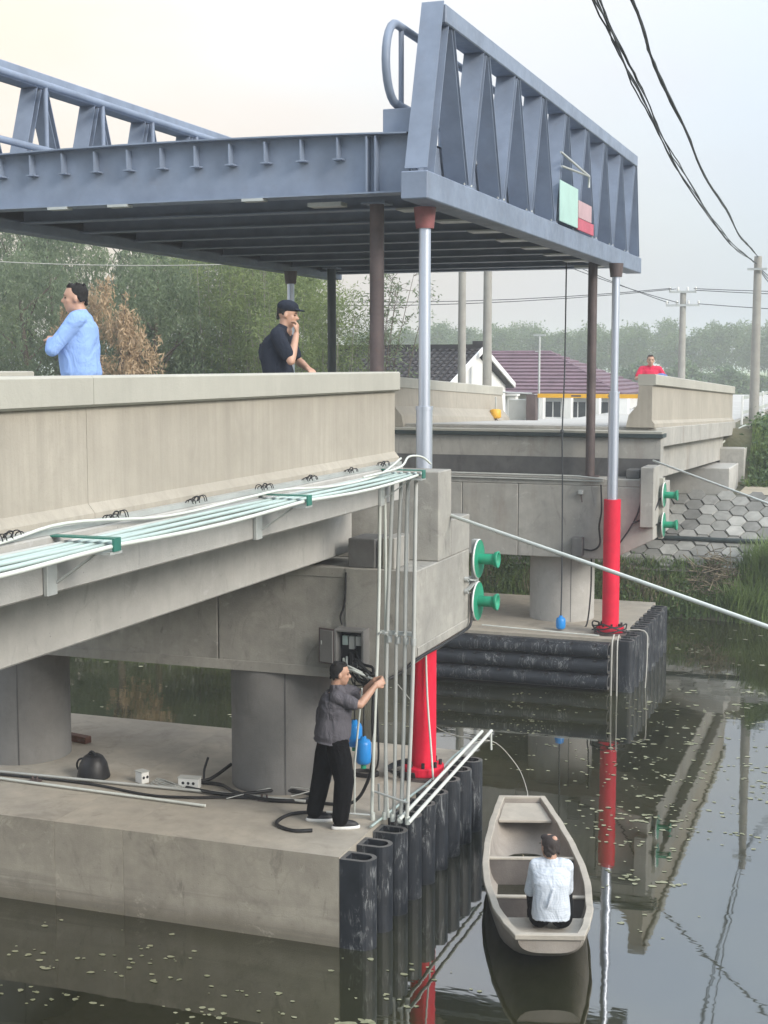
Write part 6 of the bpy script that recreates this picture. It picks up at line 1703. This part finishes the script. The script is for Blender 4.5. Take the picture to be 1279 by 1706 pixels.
mb = MB(); mb.box(-3.98, -3.46, 39.82, 39.88, 8.14, 8.20); mb.build('cross_bar', M['galv'], bpy.data.objects['utility_pole'])
pole(-8.55, 60, 3.6, 8.6, 0.17, 0.12, 'smaller utility pole with crossarm and insulators in the middle distance', [(0.0, 1.1, 0.1), (0.55, 1.35, 0.1)])
pole(-11.45, 38, 3.0, 9.6, 0.12, 0.10, 'left of the two plain concrete poles in front of the white gable')
pole(-11.85, 42, 2.4, 10.0, 0.155, 0.12, 'right of the two plain concrete poles in front of the white gable')
random.seed(9)
def sagline(a, b, sag, n=14, jit=0.0, ph=0.0):
    a = Vector(a); b = Vector(b); out = []
    for i in range(n + 1):
        t = i / n; p = a.lerp(b, t); p.z -= sag * 4 * t * (1 - t)
        if jit and 0 < i < n: p += Vector((math.sin(t * 19 + ph) * jit + random.uniform(-jit, jit), random.uniform(-jit, jit), math.cos(t * 23 + ph * 2) * jit + random.uniform(-jit, jit) * 1.2))
        out.append(p)
    return out
PT1 = Vector((-3.78, 39.95, 8.33)); PT2 = Vector((-3.74, 39.95, 8.52))
for q in range(5):
    off = Vector((random.uniform(-.02, .07), 0, random.uniform(-.05, .07)))
    pts = [Vector((-2.18, 7.0, 8.85)) + off * 1.5, Vector((-2.56, 12.24, 8.66)) + off, Vector((-2.83, 15.9, 8.58)) + off, Vector((-3.19, 21.6, 8.42)) + off, Vector((-3.55, 31.0, 8.22)) + off * .8, PT1 + off * 0.3]
    pth = smoothpath(pts, 10)
    pth = [p + Vector((math.sin(i * .55 + q) * .012, 0, math.cos(i * .8 + q * 2) * .014)) + Vector((random.uniform(-.006, .006), 0, random.uniform(-.006, .006))) for i, p in enumerate(pth)]
    mb = MB(); mb.tube(pth, 0.0085, 5)
    solo(mb, 'overhead_cable', M['wire'], pts[0], 'cable of the left overhead bundle running to the right-hand pole', 'cable', 'left overhead cable bundle')
for q in range(4):
    off = Vector((random.uniform(-.02, .03), 0, random.uniform(-.03, .04)))
    pts = [Vector((-2.1, 7.0, 9.2)) + off, Vector((-2.46, 13.36, 8.93)) + off * (2.2 if q == 3 else 1), Vector((-2.72, 17.0, 8.86)) + off, Vector((-3.02, 22.8, 8.66)) + off, Vector((-3.45, 32, 8.50)) + off * (1 if q < 3 else 3), PT2 + off * .3]
    pth = smoothpath(pts, 10)
    pth = [p + Vector((math.sin(i * .5 + 2) * .02, 0, math.cos(i * .7) * .02)) + Vector((random.uniform(-.005, .005), 0, random.uniform(-.005, .005))) for i, p in enumerate(pth)]
    mb = MB(); mb.tube(pth, 0.0095, 5)
    solo(mb, 'overhead_cable', M['wire'], pts[0], 'cable of the right overhead bundle running to the right-hand pole', 'cable', 'right overhead cable bundle')
mb = MB()
for q in range(3): mb.tube(smoothpath([PT1 + Vector((.0, .05, 0)), PT1 + Vector((.35, 1.5, -.35 - .1 * q)), PT1 + Vector((.9, 3.0, -.5 - .1 * q)), PT1 + Vector((1.6, 6, -.2))], 6), 0.012, 5)
solo(mb, 'overhead_cable', M['wire'], PT1, 'slack cables leaving the right-hand pole towards the right', 'cable')
# thin lines around the middle pole
A = Vector((-8.5, 59.8, 8.6))
for i, (a, b, sg, lb) in enumerate([
    (A + Vector((-.5, 0, .15)), Vector((-38, 52, 9.6)), 0.9, 'upper thin line from the middle pole to the left'),
    (A + Vector((-.3, 0, .12)), Vector((-38, 50, 9.2)), 0.9, 'lower thin line from the middle pole to the left'),
    (A + Vector((.4, 0, .12)), Vector((12, 58, 8.4)), 0.25, 'upper thin line from the middle pole to the right'),
    (A + Vector((.5, 0, .05)), Vector((12, 58, 8.1)), 0.25, 'second thin line from the middle pole to the right'),
    (A + Vector((-.6, 0, -.45)), Vector((-18.3, 60, 12.6)), 0.3, 'steep thin line from the middle pole up behind the lifted span'),
    (A + Vector((-.2, 0, -.45)), Vector((-18.3, 61, 12.0)), 0.3, 'second steep thin line from the middle pole up behind the lifted span'),
    (A + Vector((.6, 0, -.5)), Vector((10, 57, 7.5)), 0.3, 'lowest thin line from the middle pole to the right')]):
    mb = MB(); mb.tube(sagline(a, b, sg), 0.016, 5); solo(mb, 'power_line', M['wire'], a, lb, 'power line')
mb = MB(); mb.tube(sagline((-32, 34.5, 9.35), (-15.5, 35.5, 8.35), 0.35), 0.014, 5)
solo(mb, 'power_line', M['rope'], (-25, 35, 9), 'single pale line crossing in front of the left trees under the span', 'power line')

# white guard rails on the right beyond the bridge
t = thing('white_guard_rail', (-3.9, 41, 3.9), 'row of white posts and rails along the road beyond the right-hand bridge', 'guard rail')
for i, y in enumerate(np.arange(41.5, 62, 3.2)):
    mb = MB(); mb.box(-4.22, -4.16, y - .03, y + .03, 3.85, 4.75); mb.build('rail_post', M['white'], t, 0.01)
for z in (4.2, 4.62):
    mb = MB(); mb.box(-4.21, -4.17, 41.5, 62, z, z + .10); mb.build('rail', M['galv'], t)
t = thing('field_fence', (-2, 46, 3), 'pale fence posts between the weeds and the yellow-green field at the right edge', 'fence')
for i, x in enumerate(np.arange(-4.0, 4, 0.8)):
    mb = MB(); mb.box(x - .035, x + .035, 46.0, 46.07, 2.4, 4.25); mb.build('fence_post', M['white'], t, 0.01)
for z in (3.3, 3.95):
    mb = MB(); mb.box(-4.0, 4, 46.102, 46.13, z, z + .05); mb.build('rail', M['galv'], t)
mb = MB(); mb.add([(-12, 60, 2.55), (40, 60, 2.55), (40, 120, 2.75), (-12, 120, 2.75)], [(0, 1, 2, 3)])
k = NT('rice_field'); v = k.coord(world=True)
k.base(k.mix(k.ramp(k.noise(v, 0.35, 6), .35, .65), (0.17, 0.21, 0.05), (0.30, 0.31, 0.10))); k.rough(0.95); k.bump(k.noise(v, 6, 5), 0.8, 0.1)
struct(mb.build('rice_field', k.m))

# ================================================================== HAZE
mb = MB(); mb.box(-2700, 2700, -700, 3400, -2.6, 14.5)
hz = mb.build('haze', M['soil']); hz.data.materials.clear()
m = bpy.data.materials.new('air_haze'); m.use_nodes = True; t_ = m.node_tree
for n in list(t_.nodes): t_.nodes.remove(n)
o_ = t_.nodes.new('ShaderNodeOutputMaterial'); pv_ = t_.nodes.new('ShaderNodeVolumePrincipled')
pv_.inputs['Color'].default_value = (0.92, 0.95, 0.98, 1); pv_.inputs['Density'].default_value = 0.0019; pv_.inputs['Anisotropy'].default_value = 0.3
t_.links.new(pv_.outputs[0], o_.inputs['Volume']); hz.data.materials.append(m)
hz['kind'] = 'stuff'; hz['label'] = 'thin summer haze over the canal and fields'; hz.display_type = 'WIRE'
